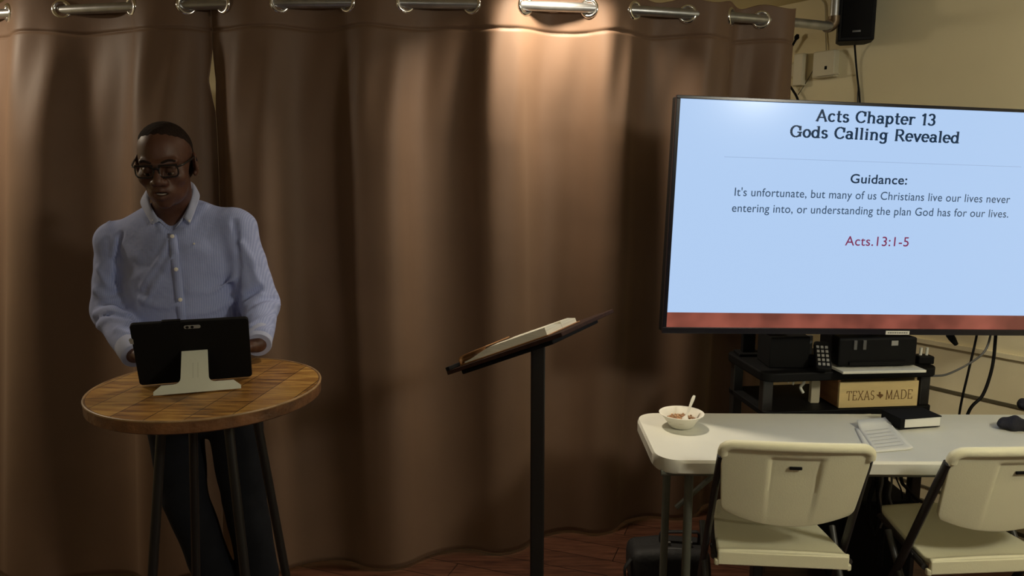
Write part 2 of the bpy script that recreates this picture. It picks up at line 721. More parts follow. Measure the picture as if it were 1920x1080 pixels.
# ------------------------------------------------------------------ curtain rod and curtain
ROD_Z = 2.25
rod_px = [(-220, 44), (-100, 36), (0, 28), (120, 20), (250, 13), (390, 8), (590, 5), (820, 6), (1045, 13), (1240, 23), (1400, 36), (1480, 42), (1560, 48)]
rp = np.array([atz(u, v, ROD_Z)[:2] for u, v in rod_px])
cf_rod = np.polyfit(rp[:, 0], rp[:, 1], 3)
hem_px = [(-150, 1069), (270, 1074), (560, 1074), (740, 1058), (900, 1032), (1000, 1014), (1200, 975), (1330, 952)]
hp = np.array([atz(u, v, .01)[:2] for u, v in hem_px])
cf_hem = np.polyfit(hp[:, 0], hp[:, 1], 2)


def rod_y(x):
    return np.polyval(cf_rod, x)


def hem_y(x):
    return np.polyval(cf_hem, np.clip(x, -1.9, 1.0)) + np.clip(x - 1.0, 0, 9) * .35


def rod_x(u):
    """x on the rod seen at column u"""
    lo, hi = -4.0, 2.2
    for _ in range(60):
        mid = (lo + hi) / 2
        p = np.array((mid, rod_y(mid), ROD_Z)) - EYE
        d = p[1] * _c - p[2] * _s
        if 960 + CAM_F * p[0] / d < u:
            lo = mid
        else:
            hi = mid
    return lo


cross_u = [-330, -205, -85, 18, 120, 250, 350, 420, 525, 652, 760, 885, 985, 1105, 1190, 1290, 1370, 1428, 1500]
cross_x = np.array([rod_x(u) for u in cross_u])
# interval k (cross[k]..cross[k+1]) is forward when k is odd: 18..120 is index 3
cross_ph = np.arange(len(cross_u)) * PI


def cphase(x):
    # smooth monotone phase through the eyelets
    return np.interp(x, cross_x, cross_ph)


def smooth_noise(x, z, seed, nx=9, nz=3):
    r = np.random.default_rng(seed)
    out = 0 * x
    for _ in range(7):
        kx = r.uniform(.5, 1) * nx
        kz = r.uniform(-1, 1) * nz
        out = out + math.sqrt(1 / 7) * np.sin(kx * x + kz * z + r.uniform(0, 7))
    return out


def curtain_surface(x, z):
    """x along the rod, z height -> world point (arrays)"""
    h = np.clip((2.30 - z) / 2.28, 0, 1)              # 0 top, 1 hem
    # base line leans from the rod line to the hem line
    y = rod_y(x) * (1 - h) + hem_y(x) * h
    dy = np.polyval(np.polyder(cf_rod), x)
    nx_, ny_ = dy / np.sqrt(1 + dy * dy), -1 / np.sqrt(1 + dy * dy)   # toward the camera
    ph = cphase(x + .02 * smooth_noise(x, z, 3, 4, 2) * np.clip(h * 3, 0, 1))
    # forward (index odd) -> +1
    wv = -np.sin(ph)
    wide = np.tanh(1.1 * wv) / math.tanh(1.1)
    amp = .036 + .022 * np.clip(h * 4, 0, 1) - .020 * np.clip((h - .45) * 1.6, 0, 1)
    d = amp * wide
    # slow drift of the whole cloth plus narrow creases fanning from the eyelets
    d = d + .024 * smooth_noise(x, z, 5, 5, .7) * np.clip(h * 2.5, 0, 1)
    d = d + .010 * smooth_noise(x, z, 8, 17, 1.2) * np.clip(h * 3, .1, 1)
    d = d + .0035 * smooth_noise(x, z, 11, 42, 3.0) * np.clip(1 - h * .8, 0, 1)
    fan = np.exp(-((h - .10) / .11) ** 2)
    d = d + .007 * fan * np.sin(ph * 3 + h * 14)
    # stitched hem under the eyelets, and the hem at the floor
    st = np.exp(-((z - 2.160 - .004 * np.sin(19 * x)) / .006) ** 2)
    d = d - .008 * st
    hang = np.where(h > .97, .012 * np.sin(23 * x), 0)
    return np.stack([x + nx_ * d, y + ny_ * d, z + hang * 0], -1)


def make_curtain(x0, x1, label, edge0=None, edge1=None):
    nx = int((x1 - x0) / .0085)
    zs = np.concatenate([np.linspace(2.302, 2.06, 60), np.linspace(2.055, .014, 110)])
    s = np.linspace(0, 1, nx)
    rows = []
    for z in zs:
        a, b = x0, x1
        if edge0:
            a = x0 + edge0(z)
        if edge1:
            b = x1 + edge1(z)
        x = a + (b - a) * s
        rows.append(curtain_surface(x, np.full(nx, z)))
    P = np.array(rows)
    # top edge bobs between the eyelets
    lift = np.exp(-((zs[:, None] - 2.302) / .05) ** 2) * (.008 * np.cos(2 * cphase(x0 + (x1 - x0) * s)[None, :]))
    P[..., 2] += lift
    mb = MB().grid(P)
    o = mb.build('curtain', M_curtain, solid=.0025, angle=180)
    tag(o, label, 'curtain', 'brown curtain panels')
    for k, cx in enumerate(cross_x):
        if x0 + .005 < cx < x1 - .005:
            e = .004
            pa = curtain_surface(np.array([cx - e]), np.array([ROD_Z]))[0]
            pb = curtain_surface(np.array([cx + e]), np.array([ROD_Z]))[0]
            t = (pb - pa) / np.linalg.norm(pb - pa)
            nrm = np.cross(t, (0, 0, 1.))
            c0 = (pa + pb) / 2
            g = MB()
            ring = [c0 + .031 * (math.cos(a) * t + math.sin(a) * np.array((0, 0, 1.))) for a in np.linspace(0, 2 * PI, 36, endpoint=False)]
            g.tube(ring, .0085, 12, closed=True)
            g.build('grommet', M_steel, o)
    return o


seam = rod_x(386)
gap = lambda z: .024 * max(0.0, 1 - abs(z - 1.97) / .12)
make_curtain(rod_x(-215), seam - .001, 'brown eyelet curtain panel hanging behind the man, at the left end of the rod',
             edge1=lambda z: -gap(z))
make_curtain(seam + .001, rod_x(1481), 'long brown eyelet curtain panel hanging behind the lectern, reaching right to behind the television',
             edge0=lambda z: gap(z) * .4)

rod_end = atz(1566, 49, ROD_Z)
xs = np.linspace(rod_x(-260), rod_end[0] - .02, 60)
rod = thing('curtain_rod', (xs[0], rod_y(xs[0]), ROD_Z), 'metal pipe curtain rod just below the ceiling carrying the brown curtains', 'curtain rod')
pipe = MB().tube([(x, rod_y(x), ROD_Z) for x in xs], .0195, 20).build('pipe', M_pipe, None)
adopt(pipe, rod)
ex, ey = rod_end[0], rod_y(rod_end[0])
elb = [(ex - .035, rod_y(ex - .035), ROD_Z)] + [(ex - .03 + .03 * math.sin(a), rod_y(ex) - 0.0, ROD_Z + .03 - .03 * math.cos(a)) for a in np.linspace(.1, PI / 2, 8)] + [(ex, ey, ROD_Z + .045)]
adopt(MB().tube(elb, .026, 20).build('elbow', M_pipe_dark), rod)
adopt(MB().tube([(ex, ey, ROD_Z + .04), (ex, ey, CEIL - .012)], .0195, 20).build('drop_pipe', M_pipe), rod)
adopt(MB().lathe([(0, CEIL - .014), (.048, CEIL - .014), (.05, CEIL - .001), (0, CEIL - .001)], (ex, ey, 0)).build('ceiling_flange', M_pipe_dark), rod)
adopt(MB().lathe([(0, CEIL - .014), (.048, CEIL - .014), (.05, CEIL - .001), (0, CEIL - .001)], (xs[0], rod_y(xs[0]), 0)).build('ceiling_flange', M_pipe_dark), rod)
adopt(MB().tube([(xs[0], rod_y(xs[0]), ROD_Z - .01), (xs[0], rod_y(xs[0]), CEIL - .012)], .0195, 20).build('drop_pipe', M_pipe), rod)

# ------------------------------------------------------------------ things on the right wall
WROT = math.atan2(WD[1], WD[0])          # local x along WD ; local -y ... into the room handled with vectors


def wbox(mb, s, z, ds, dz, d0, d1):
    """box on the wall: centre s,z; size ds,dz; from d0 to d1 metres into the room"""
    c = wall_pt(s, z, (d0 + d1) / 2)
    M = Matrix((WD, -WN, (0, 0, 1))).transposed()
    return mb.box(c, (ds, d1 - d0, dz), M)


sp = on_wall(1608, 26, .10)
s_sp, z_sp = wall_s(sp), 2.335
spk = thing('wall_speaker', wall_pt(s_sp, z_sp - .15, 0), 'black loudspeaker mounted high on the right wall beside the curtain rod end', 'speaker')
SPD = (WD * .0 - WN).copy()
# cabinet turned to face the camera a little
sc_ = wall_pt(s_sp, z_sp, .115)
f_dir = np.array((-sc_[0] * .6 - .2, -sc_[1], -.0))
f_dir /= np.linalg.norm(f_dir)
r_dir = np.cross((0, 0, 1.), -f_dir)
r_dir = np.cross(f_dir, (0, 0, 1.))
SM = Matrix((-r_dir, -f_dir, (0, 0, 1))).transposed()
cabw, cabd, cabh = .150, .14, .30
b = MB()
poly = [(-cabw / 2, -cabd / 2), (cabw / 2, -cabd / 2), (cabw / 2, cabd * .1), (cabw * .36, cabd / 2), (-cabw * .36, cabd / 2), (-cabw / 2, cabd * .1)]
T4 = Matrix.Translation(sc_) @ SM.to_4x4()
b.prism(poly, -cabh / 2, cabh / 2, T4)
adopt(b.build('cabinet', M_black, bevel=.006), spk)
g = MB()
g.prism(rrect(cabw - .03, .005, .002, 2, 0, -cabd / 2 - .003), -cabh / 2 + .015, cabh / 2 - .015, T4)
adopt(g.build('grille', M_black_matte, bevel=.002), spk)
g = MB()
ring = [T4 @ Vector((.02 * math.cos(a) + .0, -cabd / 2 - .007, .09 + .02 * math.sin(a))) for a in np.linspace(0, 2 * PI, 24, endpoint=False)]
g.tube(ring, .003, 8, closed=True)
adopt(g.build('tweeter_ring', M_grey), spk)
g = MB()
g.prism(rrect(.034, .003, .001, 2, .0, -cabd / 2 - .006), -.115, -.107, T4)
adopt(g.build('badge', M_grey), spk)
g = MB()
wbox(g, s_sp, z_sp, .05, .10, 0, .012)
g.tube([wall_pt(s_sp, z_sp, .006), sc_], .012, 10)
adopt(g.build('bracket', M_black_metal), spk)

wp = [on_wall(1602, 78, .05), on_wall(1604, 105, .02), on_wall(1607, 140, .012), on_wall(1612, 190, .010), on_wall(1616, 300, .01)]
tag(MB().tube(catmull(wp, 8), .0045, 8).build('speaker_cable', M_black), 'black speaker cable running down the wall from the loudspeaker', 'cable')
wp = [on_wall(1607, 140, .012), on_wall(1609, 165, .008), on_wall(1608, 190, .008), on_wall(1609, 300, .008)]
tag(MB().tube(catmull(wp, 8), .003, 8).build('speaker_cable', M_grey), 'thin grey cable beside the black speaker cable above the television', 'cable')

# junction box and sensor boxes
p = on_wall(1549, 121, .02)
jb = thing('junction_box', wall_pt(wall_s(p), p[2], 0), 'beige square junction box with a small hole, on the wall under the pipe elbow', 'wall box')
g = MB()
wbox(g, wall_s(p), p[2], .115, .125, 0, .045)
adopt(g.build('cover', M_beige, bevel=.006), jb)
g = MB()
q = on_wall(1548, 127, .046)
wbox(g, wall_s(q), q[2], .012, .016, .0445, .0465)
adopt(g.build('hole', M_black_matte), jb)
g = MB()
q = on_wall(1552, 140, .05)
wbox(g, wall_s(q), q[2], .115, .006, .045, .055)
adopt(g.build('lip', M_beige), jb)

p = on_wall(1500, 131, .02)
sb = thing('thermostat_box', wall_pt(wall_s(p), p[2], 0), 'narrow beige box with a round knob on the wall right beside the curtain edge', 'wall box')
g = MB()
wbox(g, wall_s(p), p[2], .055, .155, 0, .04)
adopt(g.build('cover', M_beige, bevel=.005), sb)
q = on_wall(1491, 132, .01)
cq = wall_pt(wall_s(q), q[2], 0)
g = MB()
g.tube([cq, cq - WN * .02, cq - WN * .03], [.045, .042, .03], 24)
adopt(g.build('knob', M_beige), sb)

g = MB().tube(catmull([on_wall(1541, 0, .006), on_wall(1547, 12, .006), on_wall(1548, 60, .006), on_wall(1549, 100, .01)], 6), .003, 8)
tag(g.build('thin_wire', M_beige), 'thin pale wire running from the ceiling down to the junction box', 'wire')
g = MB().tube(catmull([on_wall(1532, 117, .004), on_wall(1520, 140, .008), on_wall(1508, 160, .01), on_wall(1496, 178, .012)], 6), .0022, 8)
tag(g.build('thin_wire', M_trim), 'thin dark wire curving from the small wall screws toward the television', 'wire')
for uu in (1530, 1539):
    q = on_wall(uu, 117, 0)
    g = MB().lathe([(0, 0), (.006, 0), (.005, .004), (0, .005)], (0, 0, 0), 12)
    M = Matrix((WD, (0, 0, 1), -WN)).transposed().to_4x4()
    g.v = [tuple(Matrix.Translation(q) @ M @ Vector(pp)) for pp in g.v]
    tag(g.build('wall_screw', M_trim), ('left' if uu == 1530 else 'right') + ' one of two small screws in the wall left of the junction box', 'screw', 'wall screws')
pl = MB().tube(catmull([on_wall(1478, 98, .03), on_wall(1484, 88, .03), on_wall(1490, 78, .03), on_wall(1494, 70, .03)], 6), .006, 8)
bp_ = MB()
ct = thing('microphone_cable', on_wall(1478, 98, .03), 'black cable with a bulb end poking out from behind the curtain edge', 'cable')
adopt(pl.build('wire', M_black), ct)
adopt(MB().tube([on_wall(1492, 74, .03), on_wall(1494, 70, .03), on_wall(1496, 64, .03)], [.008, .013, .006], 12).build('bulb', M_black), ct)
g = MB().tube(catmull([on_wall(1480, 160, .03), on_wall(1487, 170, .03), on_wall(1494, 182, .03), on_wall(1500, 200, .03)], 6), .006, 8)
tag(g.build('loose_cable', M_black), 'short black cable slanting down behind the television top edge by the curtain', 'cable')
#@@TV
# ------------------------------------------------------------------ television
TL = aty(1268, 178, 2.62)
tv_yaw = math.radians(6.0)
tv_roll = math.radians(1.7)
TVW, TVH = 1.46, .83
tv_top_left = TL
ax_x = Vector((math.cos(tv_yaw), math.sin(tv_yaw), 0))
ax_n = Vector((math.sin(tv_yaw), -math.cos(tv_yaw), 0))      # toward the viewer
ax_z = Vector((0, 0, 1))
Rr = Matrix.Rotation(tv_roll, 3, Vector(ax_n) * -1)
ax_x = Rr @ ax_x
ax_z = Rr @ ax_z
TVM = Matrix((ax_x, -ax_n, ax_z)).transposed()                # local x right, y away from viewer, z up
tv_o = Vector(TL) + ax_x * TVW / 2 - ax_z * TVH / 2          # centre of front face
TV4 = Matrix.Translation(tv_o) @ TVM.to_4x4()
tv = bpy.data.objects.new('television', None)
tv.empty_display_size = .1
tv.matrix_world = TV4
COL.objects.link(tv)
tag(tv, 'large flat television showing a pale blue lesson slide with a red bottom band', 'television')


def tv_child(mb, name, m, parent=tv, **k):
    return mb.build(name, m, parent, **k)


def tv_px(u, v):
    """pixel on the television's front plane -> local x, z"""
    r = Vector(ray(u, v))
    n = ax_n
    t = (tv_o - Vector(EYE)).dot(n) / r.dot(n)
    p = Vector(EYE) + r * t - tv_o
    return p.dot(ax_x), p.dot(ax_z)


bz_l, bz_t, bz_b = .014, .011, .022
fr = MB()
outer = (-TVW / 2, TVW / 2, -TVH / 2, TVH / 2)
fr.box((0, -.001, TVH / 2 - bz_t / 2), (TVW, .014, bz_t))
fr.box((0, -.001, -TVH / 2 + bz_b / 2), (TVW, .014, bz_b))
fr.box((-TVW / 2 + bz_l / 2, -.001, (bz_b - bz_t) / 2), (bz_l, .014, TVH - bz_t - bz_b))
fr.box((TVW / 2 - bz_l / 2, -.001, (bz_b - bz_t) / 2), (bz_l, .014, TVH - bz_t - bz_b))
M_bezel = mat('television_bezel', (.010, .009, .016), .25)
tv_child(fr, 'bezel', M_bezel, smooth=False, bevel=.0015)
bk = MB().box((0, .028, 0), (TVW - .006, .044, TVH - .006))
bk.box((0, .062, -.10), (.80, .03, .42))
tv_child(bk, 'back_housing', M_black, smooth=False, bevel=.004)
M_slide = emit_mat('slide_blue', (.46, .64, .93), .95, .2, .22)
M_band = emit_mat('slide_red_band', (.30, .082, .055), .75, .16, .5, .35)
M_ink = emit_mat('slide_ink', (.012, .035, .075), .8, .16)
M_ink2 = emit_mat('slide_body_ink', (.045, .085, .15), .9, .16)
M_red = emit_mat('slide_red_ink', (.22, .025, .085), .9, .16)
M_rule = emit_mat('slide_rule', (.36, .50, .74), .9, .16)
x0, x1 = -TVW / 2 + bz_l, TVW / 2 - bz_l
zt = TVH / 2 - bz_t
zb = -TVH / 2 + bz_b
zband = tv_px(1500, 588)[1]
s1 = MB().box((0, .004, (zt + zband) / 2), (x1 - x0, .006, zt - zband))
scr = tv_child(s1, 'screen', M_slide, smooth=False)
s2 = MB().box((0, .004, (zb + zband) / 2), (x1 - x0, .006, zband - zb))
tv_child(s2, 'slide_band', M_band, scr, smooth=False)


# serif lettering drawn as pen strokes (cap height 1)
def arc(cx, cy, rx, ry, a0, a1, n=14):
    return [(cx + rx * math.cos(math.radians(a)), cy + ry * math.sin(math.radians(a))) for a in np.linspace(a0, a1, n)]


def ring_(cx, cy, rx, ry):
    return arc(cx, cy, rx, ry, 0, 360, 22)


SERIF = {
    'A': (.90, [[(.08, 0), (.43, 1)], [(.43, 1), (.80, 0)], [(.2, .33), (.66, .33)]], [(.08, 0), (.80, 0)]),
    'c': (.60, [arc(.32, .34, .25, .34, 45, 315)], []),
    't': (.46, [[(.2, .92), (.2, .16)], arc(.34, .14, .14, .14, 180, 300), [(.04, .66), (.42, .66)]], []),
    's': (.54, [arc(.27, .51, .17, .16, 30, 270), arc(.27, .17, .19, .18, 90, -150)], []),
    'C': (.86, [arc(.46, .5, .39, .5, 42, 318), [(.76, .62), (.76, .95)]], []),
    'h': (.76, [[(.17, 0), (.17, 1)], arc(.38, .44, .21, .22, 180, 0), [(.59, .44), (.59, 0)]], [(.17, 0), (.59, 0), (.12, 1)]),
    'a': (.64, [arc(.29, .47, .2, .19, 150, 0), [(.49, .47), (.49, .04), (.6, .02)], ring_(.28, .19, .2, .19)], []),
    'p': (.72, [[(.15, -.3), (.15, .66)], ring_(.38, .33, .23, .33)], [(.15, -.3), (.1, .66)]),
    'e': (.61, [arc(.31, .34, .25, .34, 0, 312), [(.06, .36), (.56, .36)]], []),
    'r': (.52, [[(.15, 0), (.15, .66)], arc(.37, .42, .21, .23, 180, 55)], [(.15, 0), (.1, .66)]),
    '1': (.50, [[(.27, 0), (.27, 1)], [(.27, 1), (.08, .84)]], [(.27, 0)]),
    '3': (.62, [arc(.28, .75, .22, .25, 150, -90), arc(.28, .26, .25, .26, 90, -150)], []),
    'G': (.96, [arc(.46, .5, .39, .5, 42, 325), [(.8, .42), (.8, .08)], [(.6, .42), (.92, .42)], [(.78, .64), (.78, .95)]], []),
    'o': (.64, [ring_(.32, .34, .25, .34)], []),
    'd': (.72, [ring_(.31, .33, .24, .33), [(.55, 0), (.55, 1)]], [(.6, 0), (.5, 1)]),
    'l': (.36, [[(.18, 0), (.18, 1)]], [(.18, 0), (.13, 1)]),
    'i': (.36, [[(.18, 0), (.18, .66)], [(.18, .86), (.18, .94)]], [(.18, 0), (.13, .66)]),
    'n': (.76, [[(.17, 0), (.17, .66)], arc(.38, .44, .21, .22, 180, 0), [(.59, .44), (.59, 0)]], [(.17, 0), (.59, 0), (.12, .66)]),
    'g': (.70, [ring_(.31, .38, .22, .28), [(.53, .64), (.53, -.08)], arc(.3, -.08, .23, .2, 0, -150)], [(.58, .66)]),
    'R': (.86, [[(.17, 0), (.17, 1)], [(.1, 1), (.45, 1)], arc(.45, .75, .23, .25, 90, -90), [(.45, .5), (.17, .5)], [(.42, .5), (.76, 0)]], [(.17, 0), (.78, 0)]),
    'v': (.62, [[(.07, .66), (.31, 0)], [(.31, 0), (.56, .66)]], [(.07, .66), (.56, .66)]),
    'T': (.80, [[(.4, 0), (.4, 1)], [(.04, 1), (.76, 1)], [(.05, 1), (.05, .8)], [(.75, 1), (.75, .8)]], [(.4, 0)]),
    'E': (.74, [[(.15, 0), (.15, 1)], [(.06, 1), (.64, 1)], [(.15, .52), (.5, .52)], [(.06, 0), (.66, 0)], [(.64, 1), (.64, .82)], [(.66, 0), (.66, .2)]], []),
    'X': (.86, [[(.1, 0), (.74, 1)], [(.1, 1), (.76, 0)]], [(.1, 0), (.76, 0), (.1, 1), (.74, 1)]),
    'S': (.62, [arc(.3, .75, .22, .25, 35, 270), arc(.3, .25, .24, .25, 90, -145)], []),
    'M': (1.02, [[(.14, 0), (.16, 1)], [(.16, 1), (.5, .05)], [(.5, .05), (.84, 1)], [(.84, 1), (.88, 0)]], [(.14, 0), (.88, 0)]),
    'D': (.88, [[(.15, 0), (.15, 1)], [(.06, 1), (.4, 1)], [(.06, 0), (.4, 0)], arc(.4, .5, .4, .5, 90, -90)], []),
    ' ': (.42, [], []),
}


def serif_text(text, pen=.12, track=.06, serif=.13):
    """flat polygons (list of quads) and total width, cap height 1"""
    quads = []
    x = 0
    for ch in text:
        w_, strokes, feet = SERIF[ch]
        if ch == ' ':
            quads.append(None)
        for st in strokes:
            for (ax, ay), (bx, by) in zip(st[:-1], st[1:]):
                d = math.hypot(bx - ax, by - ay) + 1e-9
                ux, uy = (bx - ax) / d, (by - ay) / d
                # heavier verticals than horizontals
                hw = pen / 2 * (.62 + .38 * abs(uy))
                e = hw * .6
                px_, py_ = -uy * hw, ux * hw
                a = (ax - ux * e, ay - uy * e)
                b2 = (bx + ux * e, by + uy * e)
                quads.append([(x + a[0] + px_, a[1] + py_), (x + a[0] - px_, a[1] - py_), (x + b2[0] - px_, b2[1] - py_), (x + b2[0] + px_, b2[1] + py_)])
        for fx, fy in feet:
            s2_, t2 = serif, .035
            quads.append([(x + fx - s2_, fy - t2), (x + fx + s2_, fy - t2), (x + fx + s2_, fy + t2), (x + fx - s2_, fy + t2)])
        x += w_ + track
    return quads, x - track


def place_serif(text, p0, p1, cap, pen, name, m, parent, dep, track=.06):
    """between local points p0 (left, baseline) and p1 (right, baseline) on a local xz plane at y=dep"""
    quads, W = serif_text(text, pen, track)
    p0 = np.array(p0)
    p1 = np.array(p1)
    L_ = np.linalg.norm(p1 - p0)
    e = (p1 - p0) / L_
    nrm = np.array((-e[1], e[0]))
    words = [MB()]
    for q in quads:
        if q is None:
            words.append(MB())
            continue
        pts = [p0 + e * (a / W * L_) + nrm * (b2 * cap) for a, b2 in q]
        words[-1].add([(a, dep, b2) for a, b2 in pts], [(0, 1, 2, 3)])
    return [mb.build(name, m, parent, smooth=False) for mb in words]


def place_sans(text, p0, p1, name, m, parent, dep, height=None, bold=0.0):
    cu = bpy.data.curves.new(name, 'FONT')
    cu.body = text
    cu.size = 1
    cu.offset = bold
    cu.space_character = 1.04
    tmp = bpy.data.objects.new(name, cu)
    COL.objects.link(tmp)
    bpy.context.view_layer.update()
    me = bpy.data.meshes.new_from_object(tmp.evaluated_get(bpy.context.evaluated_depsgraph_get()))
    bpy.data.objects.remove(tmp)
    V = np.array([v.co[:] for v in me.vertices])
    mn, mxx = V[:, 0].min(), V[:, 0].max()
    p0 = np.array(p0)
    p1 = np.array(p1)
    L_ = np.linalg.norm(p1 - p0)
    e = (p1 - p0) / L_
    nrm = np.array((-e[1], e[0]))
    s = L_ / (mxx - mn)
    sh = s if height is None else height / .70
    for v in me.vertices:
        q = p0 + e * ((v.co.x - mn) * s) + nrm * (v.co.y * sh)
        v.co = (q[0], dep, q[1])
    me.materials.clear()
    return link(name, me, m, parent, smooth=False)


FR = -.0005
place_serif('Acts Chapter 13', tv_px(1530, 226.5), tv_px(1753, 235),   .0375, .19, 'slide_title', M_ink, scr, FR)
place_serif('Gods Calling Revealed', tv_px(1481, 256), tv_px(1798, 268),   .0375, .19, 'slide_title', M_ink, scr, FR)
place_sans('Guidance:', tv_px(1594, 343), tv_px(1700, 346), 'slide_heading', M_ink, scr, FR, .032, .014)
place_sans("It's unfortunate, but many of us Christians live our lives never", tv_px(1377, 367), tv_px(1893, 381), 'slide_text', M_ink2, scr, FR, .029, .004)
place_sans('entering into, or understanding the plan God has for our lives.', tv_px(1372, 397), tv_px(1890, 408), 'slide_text', M_ink2, scr, FR, .029, .004)
place_sans('Acts.13:1-5', tv_px(1584, 460), tv_px(1703, 462), 'slide_reference', M_red, scr, FR, .034, .004)
a_, b_ = tv_px(1358, 294), tv_px(1915, 313)
mb = MB()
mb.add([(a_[0], FR, a_[1] - .0009), (b_[0], FR, b_[1] - .0009), (b_[0], FR, b_[1] + .0009), (a_[0], FR, a_[1] + .0009)], [(0, 1, 2, 3)])
mb.build('slide_rule', M_rule, scr, smooth=False)
st = tv_px(1680, 622)
mb = MB().box((st[0], -.0095, st[1] - .002), (.093, .0012, .014))
sk = mb.build('paper_label', M_paper, tv, smooth=False)
mb = MB()
for k in range(9):
    mb.box((st[0] - .036 + k * .009, -.0103, st[1] - .002), (.006 + .002 * (k % 2), .0004, .004))
mb.build('label_print', M_grey, sk, smooth=False)
# two feet of the television
for off in (-.30, .20):
    pd = MB()
    c0 = tv_o + ax_x * off - ax_n * .265
    zt_ = (tv_o - ax_z * TVH / 2).z + .10
    pd.box((c0.x, c0.y, (zt_ + .897) / 2), (.05, .03, zt_ - .897))
    pd.box((c0.x, c0.y - .09, zt_ - .03), (.05, .20, .03))
    pd.box((c0.x, c0.y, .8915), (.09, .08, .013))
    pdo = pd.build('stand_foot', M_black, None, smooth=False, bevel=.003)
    pdo.parent = tv
    pdo.matrix_parent_inverse = TV4.inverted()

# ------------------------------------------------------------------ stand behind the folding table
CX, CY = 1.245, 2.86
cart_rz = math.radians(7)
SHELF = .885
cart = thing('av_stand', (CX, CY, 0), 'black two-shelf equipment stand behind the white folding table, under the television', 'equipment stand', rz=cart_rz)
MB().prism(rrect(.70, .36, .05), SHELF - .035, SHELF).build('top_shelf', M_black, cart, bevel=.006)
MB().prism(rrect(.67, .34, .02), .712, .734).build('lower_shelf', M_black, cart, bevel=.003)
for sx in (-1, 1):
    for sy in (-1, 1):
        MB().box((sx * .315, sy * .13, (SHELF - .035) / 2), (.04, .035, SHELF - .035)).build('leg', M_black_metal, cart, bevel=.004)
MB().box((0, 0.05, .14), (.60, .26, .03)).build('base_shelf', M_black, cart, bevel=.003)


def cart_pt(u, v, Y, z=None):
    p = aty(u, v, Y)
    return p


# black tower speaker on the left of the shelf
tw = thing('media_box', (0, 0, 0), 'tall black box with a grey side strip standing on the left of the equipment shelf', 'electronic device')
a0 = aty(1500, 690, 2.76)
tw.location = (a0[0] - .058, a0[1] + .03, SHELF)
MB().box((0, 0, .060), (.150, .14, .12)).build('case', M_black_matte, tw, bevel=.004)
MB().box((.086, -.03, .06), (.024, .012, .115)).build('side_strip', M_grey, tw, bevel=.002)
# desk device in the middle with pale front edge
dv = thing('black_device', (0, 0, 0), 'wide black machine with a pale front edge in the middle of the equipment shelf', 'electronic device')
a1 = aty(1630, 700, 2.72)
dv.location = (a1[0], a1[1] + .05, SHELF)
dv.rotation_euler = (0, 0, math.radians(4))
MB().prism([(-.15, -.09), (.15, -.09), (.13, .10), (-.13, .10)], 0.018, .125).build('case', M_black, dv, bevel=.008)
MB().box((0, -.094, .03), (.22, .01, .014)).build('front_slot', M_black_matte, dv, bevel=.001)
for kx in (-.09, -.055):
    MB().box((kx, -.092, .10), (.012, .008, .035)).build('slider', M_grey, dv, bevel=.001)
MB().prism([(-.155, -.14), (.16, -.14), (.15, .06), (-.165, .06)], .004, .014).build('pale_tray', M_white, dv, bevel=.002)
MB().prism([(-.158, -.135), (.158, -.135), (.15, .08), (-.16, .08)], 0, .004).build('foot', M_black, dv)
MB().box((.06, -.0925, .105), (.025, .003, .018)).build('sticker', M_sticker, dv)
# remote control
rc = thing('remote_control', (0, 0, 0), 'black remote control with pale keys on the equipment shelf left of the wide machine', 'remote control')
a2 = aty(1545, 690, 2.70)
rc.location = (a2[0] - .012, a2[1] - .005, SHELF + .046)
rc.rotation_euler = (math.radians(38), 0, math.radians(-14))
MB().prism(rrect(.055, .13, .012), 0, .018).build('case', M_black, rc, bevel=.003)
kb = MB()
for i in range(3):
    for j in range(5):
        kb.box((-.015 + .015 * i, -.045 + .02 * j, .0195), (.010, .011, .005))
kb.build('keypad', M_sticker, rc, bevel=.001)
rs = MB().box((a2[0] - .012, a2[1] + .062, SHELF + .022), (.06, .03, .044))
tag(rs.build('black_block', M_black, bevel=.003), 'small black block the remote control leans on', 'block')
# power adapter with white plugs
ad = thing('power_adapter', (0, 0, 0), 'black adapter with two white plug ends at the right of the equipment shelf', 'adapter')
a3 = aty(1729, 695, 2.80)
ad.location = (a3[0], a3[1], SHELF)
MB().box((0, 0, .015), (.06, .05, .03)).build('body', M_black, ad, bevel=.004)
for dx in (-.012, .011):
    MB().tube([(dx, 0, .028), (dx, -.002, .060)], .0055, 10).build('plug', M_white, ad)

# wooden box on the lower shelf
wb = thing('wooden_box', (0, 0, 0), 'pale wooden box reading TEXAS MADE on the stand shelf behind the folding table', 'box')
bl, br_ = aty(1572, 764, 2.70), aty(1719, 764, 2.73)
bw = np.linalg.norm(br_ - bl)
wb.location = tuple((bl + br_) / 2 * (1, 1, 0) + np.array((0, 0, .7352)))
wb.rotation_euler = (0, 0, math.atan2(br_[1] - bl[1], br_[0] - bl[0]))
bh, bdp = .098, .22
MB().box((0, .006, bh / 2), (bw, .012, bh)).build('front_panel', M_pine, wb, bevel=.0015)
MB().box((-bw / 2 + .005, bdp / 2 + .006, bh / 2 + .006), (.010, bdp - .012, bh + .012)).build('side_panel', M_pine_dark, wb, bevel=.0015)
MB().box((bw / 2 - .005, bdp / 2 + .006, bh / 2 + .006), (.010, bdp - .012, bh + .012)).build('side_panel', M_pine, wb, bevel=.0015)
MB().box((0, bdp - .006, bh / 2 + .006), (bw - .021, .012, bh + .010)).build('back_panel', M_pine, wb, bevel=.0015)
MB().box((0, bdp / 2, .005), (bw - .022, bdp - .026, .008)).build('bottom_panel', M_pine, wb)
place_serif('TEXAS', (-bw * .41, .030), (-bw * .055, .030), .034, .11, 'lettering', M_brand, wb, -.0006, .10)
place_serif('MADE', (bw * .085, .030), (bw * .43, .030), .034, .11, 'lettering', M_brand, wb, -.0006, .10)
